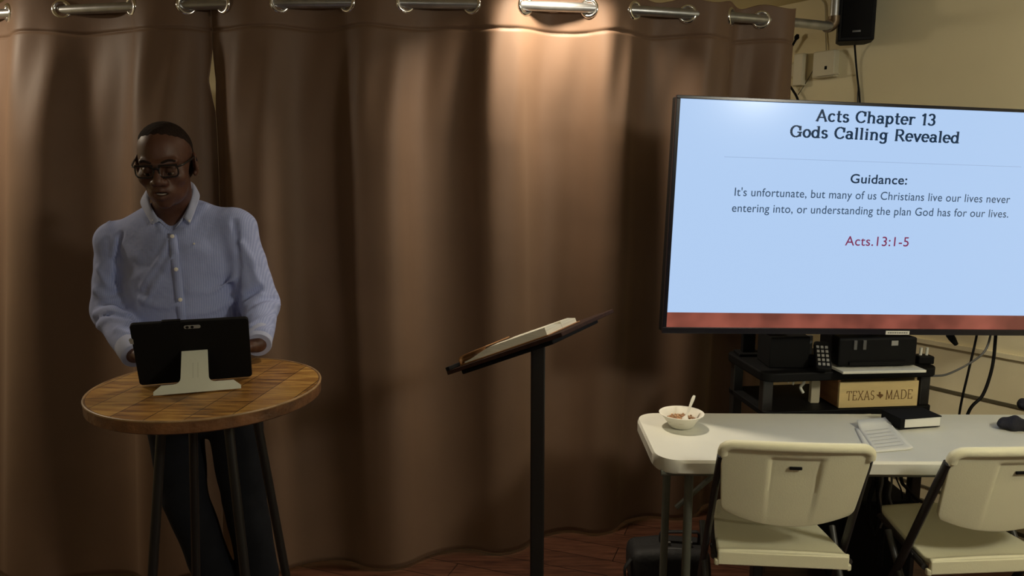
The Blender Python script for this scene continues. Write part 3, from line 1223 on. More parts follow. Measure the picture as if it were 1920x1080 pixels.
tex = [(-.18, .5), (.1, .5), (.1, .2), (.3, .14), (.5, .08), (.52, -.12), (.36, -.24), (.2, -.36), (.17, -.55), (.02, -.44), (-.1, -.22), (-.24, -.2), (-.34, -.1), (-.52, .04), (-.5, .1), (-.18, .1)]
mb = MB()
mb.add([(x * .026 + bw * .012, -.0006, .046 + z * .026) for x, z in tex], [tuple(range(len(tex)))])
mb.build('state_emblem', M_brand, wb, smooth=False)

# beige outlet box and white connectors on the stand's left leg
q = aty(1527, 733, 2.78)
ob = MB()
ob.prism([(-.017, -.048), (.012, -.048), (.017, -.040), (.017, .040), (.008, .048), (-.017, .048)], -.012, .012,
         Matrix.Translation(Vector(q)) @ Matrix.Rotation(PI / 2, 4, 'X'))
tag(ob.build('outlet_strip', M_beige, bevel=.002), 'short beige socket strip hanging at the left leg of the equipment stand', 'socket strip')
q = aty(1505, 726, 2.74)
cn = MB().tube(catmull([q + (-.004, 0, .04), q + (.004, 0, .018), q + (-.008, 0, 0), q + (.003, 0, -.022)], 5), .0055, 10)
tag(cn.build('white_connector', M_white), 'small white plug dangling under the left end of the equipment shelf', 'plug')
for k, (uu, vv, lab) in enumerate(((1481, 708, 'left one of the two pale cable ends hanging under the equipment shelf'), (1490, 712, 'right one of the two pale cable ends hanging under the equipment shelf'))):
    q = aty(uu, vv, 2.76)
    tag(MB().tube(catmull([q + (.004, 0, .045), q + (.0, 0, .01), q + (-.006, 0, -.02)], 5), .004, 8).build('cable_end', M_white), lab, 'cable')


def cable(pts, r, m, label, name='cable', group=None):
    return tag(MB().tube(catmull(pts, 8), r, 8).build(name, m), label, 'cable', group)


cable([aty(1836, 600, 2.86), aty(1829, 640, 2.86), aty(1815, 700, 2.85), aty(1800, 768, 2.85), aty(1788, 860, 2.86)], .0045, M_black, 'straight black cable hanging from the television, leftmost of the three long hanging cables')
cable([aty(1860, 600, 2.86), aty(1857, 630, 2.86), aty(1845, 660, 2.85), aty(1815, 683, 2.83), aty(1775, 702, 2.81), aty(1745, 705, 2.80)], .0042, M_grey, 'grey cable looping from the television down to the adapter on the shelf')
cable([aty(1868, 600, 2.88), aty(1866, 640, 2.88), aty(1860, 690, 2.87), aty(1843, 740, 2.86), aty(1815, 775, 2.86), aty(1790, 870, 2.87)], .0062, M_black, 'thick black cable hanging from the television, bowed to the right')
q0, q1, q2, q3 = aty(1772, 612, 2.82), aty(1778, 624, 2.82), aty(1786, 636, 2.82), aty(1793, 646, 2.82)
pg = thing('dangling_plug', q0, 'black plug dangling just below the television bottom edge', 'plug')
adopt(MB().tube(catmull([q0 + (-.02, .03, .05), q0, q1], 5), .005, 8).build('wire', M_black), pg)
adopt(MB().tube([q1, q1 * .7 + q2 * .3, q2, q3], [.009, .014, .013, .008], 12).build('plug_body', M_black_matte), pg)
#@@RIGHT
# ------------------------------------------------------------------ white folding table
TBZ = .74
t_fl = atz(1231, 864, TBZ)
t_yaw = math.radians(-.8)
TBL, TBD = 1.83, .46
tb = thing('folding_table', (t_fl[0], t_fl[1], 0), 'white plastic folding table with the bowl at its left end, in front of the television', 'table', rz=t_yaw)


def table_top_mesh():
    out = rrect(TBL, TBD, .088, 10, TBL / 2, TBD / 2)
    mid = rrect(TBL - .012, TBD - .012, .070, 10, TBL / 2, TBD / 2)
    inn = rrect(TBL - .030, TBD - .030, .062, 10, TBL / 2, TBD / 2)
    rings = []
    for poly, z in ((inn, TBZ - .045), (mid, TBZ - .045), (out, TBZ - .040), (out, TBZ - .008), (mid, TBZ), (inn, TBZ - .0015)):
        rings.append([(x, y, z) for x, y in poly])
    mb = MB()
    mb.grid(rings, close_v=True)
    n = len(out)
    mb.f.append(tuple(range(5 * n, 6 * n)))
    mb.f.append(tuple(range(n - 1, -1, -1)))
    return mb


table_top_mesh().build('tabletop', M_white, tb, angle=30)
for sx, nm in ((.115, 'leg'), (TBL - .115, 'leg')):
    for y, lean in ((.06, -.012), (TBD - .06, .012)):
        MB().tube([(sx, y, TBZ - .045), (sx, y + lean, .012)], .014, 14).build('leg', M_grey_metal, tb)
    MB().tube([(sx, .06, .10), (sx, TBD - .06, .10)], .011, 12).build('crossbar', M_grey_metal, tb)
    MB().tube([(sx, .06, TBZ - .06), (sx, TBD - .06, TBZ - .06)], .011, 12).build('crossbar', M_grey_metal, tb)
    d = 1 if sx < 1 else -1
    MB().tube([(sx, TBD / 2, TBZ - .06 - .20), (sx + d * .22, TBD / 2, TBZ - .05)], .009, 10).build('brace', M_grey_metal, tb)
MB().tube([(.02, .03, TBZ - .050), (TBL - .02, .03, TBZ - .050)], .010, 10).build('rail', M_grey_metal, tb)
MB().tube([(.02, TBD - .03, TBZ - .050), (TBL - .02, TBD - .03, TBZ - .050)], .010, 10).build('rail', M_grey_metal, tb)

# bowl with food and spoon
bc = atz(1277, 799, TBZ + .001)
bowl = thing('bowl', bc, 'white foam bowl of leftover stew at the left end of the folding table', 'bowl')
BR = .076
MB().lathe([(0, 0), (.036, 0), (.040, .002), (.056, .026), (.070, .043), (BR, .047), (BR + .001, .049), (BR - .002, .050), (.067, .046), (.052, .026), (.037, .006), (0, .005)], n=48).build('bowl_shell', M_foam, bowl, angle=50)
M_stew = mat('stew', (.34, .17, .075), .4, vary=.7, scale=55, bump=.6, bscale=90)
P = []
rr = np.random.default_rng(5)
for i, r_ in enumerate(np.linspace(0.0005, .056, 10)):
    P.append([(r_ * math.cos(a), r_ * math.sin(a), .026 + .006 * math.exp(-(r_ / .03) ** 2) + rr.uniform(-.0018, .0018)) for a in np.linspace(0, 2 * PI, 40, endpoint=False)])
MB().grid(P, close_v=True).build('stew', M_stew, bowl)
fb = MB()
for k in range(46):
    a, r_ = rr.uniform(0, 2 * PI), .047 * math.sqrt(rr.uniform(0, 1))
    s_ = rr.uniform(.0035, .0075)
    fb.box((r_ * math.cos(a), r_ * math.sin(a), .031 + .002 * rr.uniform(-1, 1)), (s_, s_ * .8, s_ * .7), Matrix.Rotation(rr.uniform(0, 3), 3, 'Z') @ Matrix.Rotation(rr.uniform(0, 1), 3, 'X'))
tag(fb.build('food_pieces', mat('food_pieces', (.55, .36, .20), .5, vary=.7, scale=60), bowl, smooth=False, bevel=.001), kind='stuff')
sp0 = Vector(bc) + Vector((.008, -.018, .030))
sp1 = Vector(bc) + Vector((.047, .02, .104))
spn = thing('spoon', tuple(sp0), 'white plastic spoon standing in the foam bowl', 'spoon')
d = (sp1 - sp0)
pts = [d * t for t in np.linspace(0, 1, 12)]
mb = MB().tube(pts[2:], [.004, .0042, .0045, .0048, .0052, .0058, .0064, .0068, .0066, .0045], 12, flat=.45)
mb.build('handle', M_white, spn)
mb = MB().tube([tuple(d * t) for t in (-.16, -.12, -.03, .06, .14, .2)], [.003, .010, .014, .012, .006, .004], 14, flat=.4)
mb.build('spoon_bowl', M_white, spn)

# papers, black book, dark cloth
M_sheet = mat('printed_paper', (.80, .80, .73), .8, vary=.02)


def sheet(c4, z, name, label, group=None, curl=.0):
    A, B, C_, D = [atz(u, v, z) for u, v in c4]
    n = 12
    G = [[A * (1 - s_) * (1 - t_) + B * s_ * (1 - t_) + C_ * s_ * t_ + D * (1 - s_) * t_ + np.array((0, 0, curl * (max(0, .25 - t_) ** 2 * 6 + max(0, s_ - .8) ** 2 * 3))) for t_ in np.linspace(0, 1, n)] for s_ in np.linspace(0, 1, n)]
    o = MB().grid(G).build(name, M_sheet, solid=.0009, off=1)
    return tag(o, label, 'paper', group)


s1_ = sheet([(1606, 797), (1664, 792), (1712, 842), (1640, 848)], TBZ + .0012, 'paper_sheet', 'white printed sheet lying uppermost on the folding table left of the black book', None, .05)
s0_ = sheet([(1603, 803), (1668, 799), (1690, 838), (1622, 842)], TBZ + .0002, 'paper_sheet', 'white sheet half hidden under the uppermost sheet on the folding table', None, .0)
mb = MB()
for k in range(6):
    t_ = .22 + .12 * k
    A = atz(1606 + (1640 - 1606) * t_ + 9, 797 + (848 - 797) * t_, TBZ + .0035)
    B = atz(1664 + (1712 - 1664) * t_ - 9, 792 + (842 - 792) * t_, TBZ + .0035)
    e = np.array((0, .0015, 0))
    mb.add([A - e, B - e, B + e, A + e], [(0, 1, 2, 3)])
mb.build('faint_lines', mat('faint_print', (.58, .58, .53), .8, vary=0), s1_, smooth=False)

b0, b1 = atz(1690, 806, TBZ + .002), atz(1764, 801, TBZ + .002)
bkw = np.linalg.norm(b1 - b0)
bk_ = thing('black_book', b0, 'thick black book with white page edges on the folding table under the TEXAS MADE box', 'book', rz=math.atan2(b1[1] - b0[1], b1[0] - b0[0]))
BH, BD = .040, .095
pgm = MB()
pgm.prism([(.012, .006), (bkw - .002, .003), (bkw - .002, BD), (.012, BD)], .004, BH - .004)
pgm.build('pages', M_paper, bk_, bevel=.001)
MB().prism([(-.006, 0), (bkw + .002, 0.002), (bkw + .002, BD + .004), (-.006, BD + .004)], BH - .004, BH).build('front_cover', M_black_matte, bk_, bevel=.001)
MB().prism([(-.006, 0.004), (bkw + .002, 0.006), (bkw + .002, BD + .004), (-.006, BD + .004)], 0, .004).build('back_cover', M_black_matte, bk_, bevel=.001)
MB().prism([(-.006, 0.0), (.012, 0.0), (.012, BD + .004), (-.006, BD + .004)], .002, BH - .001).build('spine', M_black_matte, bk_, bevel=.001)

c1, c2 = atz(1905, 806, TBZ), atz(1922, 770, TBZ)


def cloth_fn(p):
    q = p - np.array((0, 0, TBZ))
    wob = .006 * np.sin(60 * p[..., 0] + 25 * p[..., 1]) * np.sin(47 * p[..., 1] + 2) + .003 * np.sin(120 * p[..., 0] - 90 * p[..., 1])
    d_ = ell(p, c1 + (.01, .01, .016), (.075, .035, .024))
    d_ = su(d_, ell(p, c2 + (.09, -.065, .02), (.10, .11, .034)), .03)
    d_ = su(d_, ell(p, c2 + (.045, .0, .022), (.075, .035, .022)), .015)
    d_ = ss(d_, ell(p, c2 + (-.02, -.045, .03), (.035, .022, .04)), .012)
    return np.maximum(d_ + wob, TBZ + .0005 - p[..., 2])


co = organic('dark_garment', cloth_fn, np.minimum(c1, c2) + (-.12, -.14, -.01), np.maximum(c1, c2) + (.26, .08, .08), .005, M_cloth_dark)
tag(co, 'dark crumpled garment lying at the right end of the folding table', 'garment')


# ------------------------------------------------------------------ folding chairs
def chair_back_mesh():
    """rear view: local x across, z up; leans so the top is toward -y"""
    W0, W1, Ht, zb_ = .217, .194, .272, .568     # half widths, height, bottom
    us = np.unique(np.concatenate([np.linspace(-1, 1, 61)]))
    vs = np.linspace(0, 1, 49)
    P = []
    for v in vs:
        row = []
        for u in us:
            # bottom edge bows down in the middle; top corners rounded
            hw = W1 + (W0 - W1) * v ** .9
            if v > .86:
                hw -= .030 * ((v - .86) / .14) ** 2.2
            if v < .10:
                hw -= .012 * ((.10 - v) / .10) ** 2
            x = u * hw
            bot = zb_ - .042 * (1 - u * u) + .022
            top = zb_ + Ht - .006 * u * u
            z = bot + (top - bot) * v
            lean = -.30 * (z - zb_)                  # top toward the camera
            curve = -.020 * (1 - u * u)              # belly toward the rear
            rec = 0
            tw_ = .072 - .022 * (1 - v) * 0 + .016 * (v - .3)
            if v < .86:
                ex_ = np.clip((tw_ - abs(x)) / .006, 0, 1)
                ev_ = np.clip((.86 - v) / .03, 0, 1)
                rec = .009 * (ex_ * ex_ * (3 - 2 * ex_)) * ev_ * np.clip(v * 1.6, .15, 1)
            row.append((x, -.178 + lean + curve + rec, z))
        P.append(row)
    return P, zb_, Ht


def make_chair():
    r = thing('folding_chair', (0, 0, 0), 'x', 'chair', 'white folding chairs at the folding table')
    P, zb_, Ht = chair_back_mesh()
    mb = MB().grid(P)
    bk = mb.build('backrest', M_chair, r, solid=.016, off=0, angle=60)
    md = bk.modifiers.new('bev', 'BEVEL')
    md.width = .004
    md.segments = 3
    md.limit_method = 'ANGLE'
    md.angle_limit = math.radians(50)
    # rolled top lip
    top = [np.array(p) for p in P[-1]]
    lip = [p + (0, -.004, -.008) for p in top[2:-2]]
    lip = [np.array(P[40][0]) + (.004, -.004, .0), np.array(P[44][0]) + (.004, -.004, 0), np.array(P[47][1]) + (0, -.004, -.004)] + lip + [np.array(P[47][-2]) + (0, -.004, -.004), np.array(P[44][-1]) + (-.004, -.004, 0), np.array(P[40][-1]) + (-.004, -.004, 0)]
    MB().tube(catmull(lip[::2] if False else lip, 2), .0155, 14).build('top_lip', M_chair, bk)
    # carry slot: black insert, the opening's shade put into its colour
    zc = zb_ + Ht * .70
    MB().box((0, -.178 - .30 * (zc - zb_) - .020 + .0045 - .008, zc), (.036, .006, .009)).build('carry_slot_shade', M_black_matte, bk, bevel=.002)
    # seat : shallow dish with a thick rolled rear edge
    G = []
    us = np.linspace(-1, 1, 41)
    ys = np.linspace(-.185, .205, 41)
    for y in ys:
        t_ = (y + .185) / .39
        row = []
        for u in us:
            hw = .197 - .058 * t_ ** 1.2 - (.014 * max(0, (t_ - .85) / .15) ** 2)
            z = .445 - .016 * (1 - u * u) * math.sin(PI * min(1, max(0, t_ * 1.1 - .03))) + .004 * (1 - u * u) + .012 * math.exp(-(t_ / .05) ** 2)
            row.append((u * hw, y, z))
        G.append(row)
    st_ = MB().grid(G)
    se = st_.build('seat', M_chair, r, solid=.014, off=-1, angle=50)
    # rear edge skirt with notched corners
    sk = MB()
    sk.prism([(-.197, -.190), (.197, -.190), (.197, -.176), (-.197, -.176)], .408, .452)
    sk.prism([(-.206, -.186), (-.193, -.190), (-.193, -.172), (-.206, -.172)], .404, .424)
    sk.prism([(.193, -.190), (.206, -.186), (.206, -.172), (.193, -.172)], .404, .424)
    sk.build('seat_edge', M_chair, se, bevel=.004)
    for s_ in (-1, 1):
        pts = [(s_ * .212, -.238, .785), (s_ * .213, -.20, .70), (s_ * .216, -.072, .40), (s_ * .218, .10, .012)]
        MB().tube(pts, .0145, 12, flat=.75).build('front_leg', M_chair_metal, r)
        pts = [(s_ * .212, .02, .45), (s_ * .213, -.10, .30), (s_ * .215, -.215, .012)]
        MB().tube(pts, .0105, 12).build('rear_leg', M_grey_metal if False else mat('chair_leg_metal', (.05, .05, .048), .4), r)
        MB().tube([(s_ * .218, .10, .0), (s_ * .218, .10, .02)], .016, 12).build('foot_cap', M_black, r)
        MB().tube([(s_ * .215, -.215, .0), (s_ * .215, -.215, .02)], .014, 12).build('foot_cap', M_black, r)
        MB().tube([(s_ * .205, -.17, .425), (s_ * .150, .17, .425)], .010, 10).build('seat_rail', M_chair_metal, r)
    MB().tube([(-.215, -.20, .05), (.215, -.20, .05)], .008, 10).build('stretcher', M_chair_metal, r)
    MB().tube([(-.217, .075, .08), (.217, .075, .08)], .008, 10).build('stretcher', M_chair_metal, r)
    MB().tube([(-.205, -.10, .425), (.205, -.10, .425)], .008, 10).build('stretcher', M_chair_metal, r)
    return r


def copy_tree(o, parent=None):
    c = o.copy()
    COL.objects.link(c)
    if parent is not None:
        c.parent = parent
    for ch in list(o.children):
        copy_tree(ch, c)
    return c


ch1 = make_chair()
q = atz(1465, 1036, .445)
yaw1 = math.radians(-5.0)


def put_chair(c, q, yaw):
    # q: middle of the rear seat edge
    off = Matrix.Rotation(yaw, 3, 'Z') @ Vector((0, .166, 0))
    c.location = (q[0] + off.x, q[1] + off.y, 0)
    c.rotation_euler = (0, 0, yaw)


put_chair(ch1, q, yaw1)
ch1['label'] = 'white folding chair nearest the bowl, seen whole from behind at the folding table'
ch2 = copy_tree(ch1)
q = atz(1738, 1050, .445)
yaw2 = math.radians(4)
mid = q + np.array((.197 * math.cos(yaw2), .197 * math.sin(yaw2), 0))
put_chair(ch2, mid, yaw2)
ch2['label'] = 'white folding chair cut off by the right edge of the picture'

# ------------------------------------------------------------------ bag, cables and paper under the table
bgc = atz(1262, 1120, .0)
bag = thing('black_bag', (bgc[0], bgc[1] + .12, 0), 'black soft bag on the floor under the left end of the folding table', 'bag')


def bag_fn(p):
    q = p - np.array((bag.location[0], bag.location[1], 0))
    d_ = np.maximum(np.abs(q[..., 0]) - .155, np.maximum(np.abs(q[..., 1]) - .08, np.abs(q[..., 2] - .13) - .12))
    rx = np.stack([np.abs(q[..., 0]) - .12, np.abs(q[..., 1]) - .045, np.abs(q[..., 2] - .082) - .042], -1)
    d_ = np.linalg.norm(np.maximum(rx, 0), axis=-1) - .038
    return np.maximum(d_ + .004 * np.sin(25 * q[..., 0] + 11 * q[..., 2]) * np.sin(30 * q[..., 2]), -q[..., 2] + .002)


bo = organic('bag_body', bag_fn, (bag.location[0] - .2, bag.location[1] - .13, -.02), (bag.location[0] + .2, bag.location[1] + .13, .3), .008, M_bag)
adopt(bo, bag)
bx, by = bag.location[0], bag.location[1]
hd = MB().tube(catmull([(bx - .03, by, .150), (bx - .03, by, .200), (bx + .0, by, .207), (bx + .09, by, .207), (bx + .12, by, .200), (bx + .12, by, .150)], 5), .010, 10, flat=.5)
adopt(hd.build('handle', M_bag), bag)
zp = MB().tube(catmull([(bx - .14, by - .05, .125), (bx - .05, by - .05, .158), (bx + .05, by - .05, .158), (bx + .14, by - .05, .125)], 6), .004, 8)
adopt(zp.build('zipper', M_grey), bag)
for k in range(2):
    bkl = MB().box((bx - .005 + .085 * k, by - .03, .170), (.018, .012, .022))
    adopt(bkl.build('buckle', M_grey, bevel=.003), bag)
sd = MB().tube(catmull([(bx - .155, by - .06, .125), (bx - .18, by - .07, .09), (bx - .175, by - .075, .03), (bx - .19, by - .085, .008)], 6), .009, 10, flat=.4)
adopt(sd.build('strap', M_bag), bag)

lab = ['black cable in the tangle under the folding table, curving away to the right',
       'thin dark cable under the folding table beside the curving black cable',
       'black cable hanging straight down in the tangle between the two chairs',
       'grey cable hanging in the dark tangle right of the first chair',
       'second grey cable hanging in the dark tangle, nearest the second chair',
       'looped black cable in the tangle between the chairs']
cable([aty(1690, 860, 2.62), aty(1690, 900, 2.64), aty(1700, 915, 2.68), aty(1716, 932, 2.72), aty(1740, 950, 2.76)], .0065, M_black, lab[0])
cable([aty(1672, 860, 2.7), aty(1680, 895, 2.7), aty(1690, 920, 2.72), aty(1693, 945, 2.74)], .003, M_black, lab[1])
cable([aty(1660, 850, 2.6), aty(1660, 920, 2.6), aty(1655, 990, 2.6), aty(1650, 1060, 2.6)], .010, M_black, lab[2])
cable([aty(1650, 850, 2.56), aty(1655, 900, 2.56), aty(1650, 930, 2.56), aty(1656, 970, 2.56), aty(1650, 990, 2.56)], .004, M_grey, lab[3])
cable([aty(1668, 860, 2.58), aty(1672, 900, 2.58), aty(1668, 930, 2.58), aty(1674, 952, 2.58)], .004, M_grey, lab[4])
cable([aty(1640, 850, 2.6), aty(1648, 960, 2.58), aty(1638, 1000, 2.56), aty(1628, 950, 2.58), aty(1640, 900, 2.6)], .008, M_black, lab[5])
for k, (uu, zz, lb) in enumerate(((1630, .36, 'black box added for the dark mass of shadow and cables under the folding table between the chairs'),)):
    c0 = atz(uu, 1112, 0.0)
    sub_ = thing('dark_mass_box', (c0[0] + .02, c0[1] + .16, 0), lb, 'speaker')  # plain box added to fill the dark mass of shadow and cables
    MB().box((0, 0, .19), (.30, .26, .34)).build('case', M_black_matte, sub_, bevel=.012)
    MB().box((0, -.132, .20), (.25, .006, .28)).build('grille', M_black_matte, sub_, bevel=.002)
    for sx in (-1, 1):
        for sy in (-1, 1):
            MB().lathe([(0, 0), (.018, 0), (.018, .021), (0, .021)], (sx * .12, sy * .1, 0), 12).build('foot', M_black, sub_)

# ------------------------------------------------------------------ round bistro table
RT_Z = 1.05
RTX, RTY, RTR = -.815, 1.935, .293
rt = thing('bistro_table', (RTX, RTY, 0), 'tall round rustic wood table on black splayed legs in front of the man', 'table')
prof = [(0.0, RT_Z - .034), (RTR - .006, RT_Z - .034), (RTR, RT_Z - .030), (RTR + .001, RT_Z - .004), (RTR - .002, RT_Z - .0005), (RTR - .006, RT_Z - .0005)]
MB().lathe(prof[:], n=96).build('rim', M_rim_wood, rt, angle=30)
MB().lathe([(0, RT_Z - .012), (RTR - .0058, RT_Z - .012), (RTR - .0058, RT_Z), (0, RT_Z)], n=96).build('tabletop', M_table_wood, rt, angle=30)
MB().tube([(math.cos(a) * (RTR - .001), math.sin(a) * (RTR - .001), RT_Z - .0015) for a in np.linspace(0, 2 * PI, 96, endpoint=False)], .0032, 8, closed=True).build('edge_band', mat('edge_band_wood', (.36, .22, .10), .45, vary=.3, scale=30), rt)
angs = [math.radians(a) for a in (43, 133, 223, 313)]
for a in angs:
    d = np.array((math.cos(a), math.sin(a), 0))
    tpt = d * .118 + (0, 0, RT_Z - .034)
    bpt = d * .245 + (0, 0, .010)
    MB().tube([tpt, bpt], .0125, 14).build('leg', M_black_metal, rt)
    MB().lathe([(0, 0), (.017, 0), (.017, .016), (0, .018)], bpt - (0, 0, .010), 14).build('foot_cap', M_black, rt)
MB().lathe([(0, RT_Z - .042), (.165, RT_Z - .042), (.165, RT_Z - .0345), (0, RT_Z - .0345)], n=48).build('mounting_plate', M_black_metal, rt)
hp_ = [(.210 * math.cos(a), .210 * math.sin(a), .28) for a in np.linspace(0, 2 * PI, 64, endpoint=False)]
MB().tube(hp_, .008, 10, closed=True).build('foot_ring', M_black_metal, rt)

# tablet leaning on its white kickstand
BLp, BRp = atz(262, 722, RT_Z + .004), atz(473, 705, RT_Z + .004)
tw_ = np.linalg.norm(BRp - BLp)
tz = math.atan2(BRp[1] - BLp[1], BRp[0] - BLp[0])
tab = thing('tablet', (BLp + BRp) / 2 * (1, 1, 0) + (0, 0, RT_Z), 'black tablet leaning on a white kickstand on the round table', 'tablet', rz=tz)
lean = math.radians(-25)
LM = Matrix.Rotation(-lean, 4, 'X')
TH = .200


def tab_prism(poly, z0, z1):
    """poly in tablet plane (x right, y up the tablet); z out of the back (toward the camera)"""
    A = Matrix.Translation((0, 0, .002)) @ LM @ Matrix(((1, 0, 0, 0), (0, 0, -1, 0), (0, 1, 0, 0), (0, 0, 0, 1)))
    return MB().prism(poly, z0, z1, A)


tab_prism(rrect(tw_, TH, .010, 5, 0, TH / 2), -.012, .0).build('case', M_black_matte, tab, bevel=.002)
tab_prism(rrect(tw_ - .022, TH - .022, .004, 3, 0, TH / 2), -.0128, -.0118).build('screen', emit_mat('tablet_screen', (.5, .6, .8), .25, .2), tab)
tab_prism(rrect(.040, .010, .0045, 4, 0.004, TH - .016), 0, .0016).build('camera_strip', M_sticker, tab)
for dx in (-.008, .004):
    tab_prism(rrect(.008, .008, .0039, 4, dx, TH - .016), .001, .0024).build('camera_lens', M_black, tab)
tab_prism([(-.146 + .0, TH - .058), (-.138, TH - .060), (-.138, TH - .045), (-.144, TH - .040), (-.148, TH - .045)], 0, .0012).build('sticker', M_sticker, tab)
tab_prism(rrect(.045, .006, .002, 3, -.045, TH + .001), -.010, -.002).build('side_button', M_black, tab)
# kickstand: a T hinged on the back, foot on the table
kt = aty(362, 661, 1.0)
Kinv = Matrix.Rotation(-tz, 4, 'Z') @ Matrix.Translation(-Vector(tab.location))
hinge = Matrix.Translation((0, 0, .006)) @ LM @ Vector((.003, -.0025, .102))
kx0 = (Kinv @ Vector(atz(288, 742, RT_Z + .002)))
kx1 = (Kinv @ Vector(atz(452, 730, RT_Z + .002)))
base_y = (kx0.y + kx1.y) / 2
foot = Vector(((kx0.x + kx1.x) / 2, base_y, .0025))
up = hinge - Vector((hinge.x, foot.y, foot.z))
kl = up.length
up.normalize()
nx3 = Vector((1, 0, 0))
KM = Matrix.Translation(Vector((0, foot.y, foot.z))) @ Matrix((nx3, up, nx3.cross(up))).transposed().to_4x4()
hx = (kx1.x - kx0.x) / 2
cx_ = foot.x
sw = .034
poly = [(cx_ - hx, 0), (cx_ + hx, 0), (cx_ + hx, .010), (cx_ + hx - .018, .026)]
poly += [(sw + .016 - .016 * math.sin(t_) + hinge.x, .026 + .016 - .016 * math.cos(t_)) for t_ in np.linspace(0, PI / 2, 6)]
poly += [(sw + hinge.x - .002, kl), (-sw + hinge.x + .002, kl)]
poly += [(-sw - .016 + .016 * math.sin(t_) + hinge.x, .026 + .016 - .016 * math.cos(t_)) for t_ in np.linspace(PI / 2, 0, 6)]
poly += [(cx_ - hx + .018, .026), (cx_ - hx, .010)]
MB().prism(poly, 0, .003, KM).build('kickstand', M_stand, tab, bevel=.0008)
mb = MB()
for k in range(2):
    mb.prism(rrect(.0035, .042, .001, 2, hinge.x - .004 + .012 * k, kl * .52), .003, .0034, KM)
mb.build('embossed_mark', mat('embossed_mark', (.55, .57, .48), .5, vary=0), tab, smooth=False)

# ------------------------------------------------------------------ lectern and book
LC = aty(998, 636, 2.27)
wv = LC - EYE
wv = wv / np.linalg.norm(wv)
CU = np.array((0, math.sin(CAM_P), math.cos(CAM_P)))
e_img = np.array((1., 0, 0)) + .366 * CU
nrm = np.cross(e_img, wv)
nrm /= np.linalg.norm(nrm)
if nrm[2] < 0:
    nrm = -nrm
nrm = nrm - .035 * wv              # the plate is tipped a hair toward the camera
nrm /= np.linalg.norm(nrm)
lat = np.cross(nrm, (0, 0, 1.))
lat /= np.linalg.norm(lat)
if lat[1] < 0:
    lat = -lat                       # away from the camera
ups = np.cross(lat, nrm)
if ups[2] < 0:
    ups = -ups                       # up the slope (to the right)
le = thing('lectern', (LC[0] + .012, LC[1], 0), 'black lectern with a slanted top on a single post, holding an open book', 'lectern')
LM4 = Matrix.Translation(LC) @ Matrix((ups, lat, nrm)).transposed().to_4x4()
if LM4.to_3x3().determinant() < 0:
    LM4 = Matrix.Translation(LC) @ Matrix((ups, -lat, nrm)).transposed().to_4x4()
    LSGN = -1
else:
    LSGN = 1
ha, hb = .205, .20
adopt(MB().prism([(-ha, -hb), (ha, -hb), (ha, hb), (-ha, hb)], -.012, 0, LM4).build('reading_plate', M_lectern, bevel=.002), le)
adopt(MB().prism([(-ha, -hb), (-ha + .014, -hb), (-ha + .014, hb), (-ha, hb)], 0, .012, LM4).build('book_ledge', M_black_matte, bevel=.002), le)
adopt(MB().prism([(-ha + .03, -hb + .03), (ha - .05, -hb + .03), (ha - .05, hb - .03), (-ha + .03, hb - .03)], -.026, -.012, LM4).build('tray', M_black_matte, bevel=.004), le)
px0 = np.array((LC[0] + .018, LC[1]))
adopt(MB().prism(rrect(.044, .044, .006, 4, px0[0], px0[1]), .02, LC[2] - .018).build('post', M_black_metal), le)
adopt(MB().prism(rrect(.42, .36, .03, 6, px0[0], px0[1]), 0.0, .02).build('base_plate', M_black_metal, bevel=.004), le)

# open book: near page block thick, tapering down the slope; tan cover flap at the low end
bkt = thing('open_book', LC, 'open book with white page edges and a tan leather cover on the black lectern', 'book')
ns = -hb * LSGN        # near side in the local lat coordinate
sgn = 1 if ns < 0 else -1
xs_ = np.linspace(-.165, .135, 25)


def block(y0, y1, t_hi, name):
    mb = MB()
    rows = []
    for x in xs_:
        k = np.clip((x + .165) / .11, 0, 1)
        k = k * k * (3 - 2 * k)
        t_ = .004 + t_hi * k
        rows.append([tuple(LM4 @ Vector((x, y0, .004))), tuple(LM4 @ Vector((x, y0, .004 + t_))), tuple(LM4 @ Vector((x, (y0 + y1) / 2, .004 + t_ * 1.05))), tuple(LM4 @ Vector((x, y1, .004 + t_ * .6))), tuple(LM4 @ Vector((x, y1, .004)))])
    o = len(mb.v)
    mb.grid(rows, close_v=True)
    mb.f.append((4, 3, 2, 1, 0))
    e0 = (len(xs_) - 1) * 5
    mb.f.append(tuple(e0 + i for i in range(5)))
    return adopt(mb.build(name, M_pages), bkt)


block(ns + sgn * .05, ns + sgn * .155, .018, 'page_block')
block(ns + sgn * .157, ns + sgn * .26, .017, 'page_block')
adopt(MB().prism([(-.180, ns + sgn * .042), (.142, ns + sgn * .042), (.142, ns + sgn * .27), (-.180, ns + sgn * .27)], .0006, .004, LM4).build('cover', M_leather, bevel=.001), bkt)
fl_ = []
for y in np.linspace(ns + sgn * .045, ns + sgn * .20, 8):
    fl_.append([tuple(LM4 @ Vector((x, y, z))) for x, z in ((-.178, .004), (-.180, .018), (-.172, .026), (-.155, .028), (-.12, .029), (-.075, .031))])
adopt(MB().grid(fl_).build('cover_flap', M_leather, solid=.003), bkt)
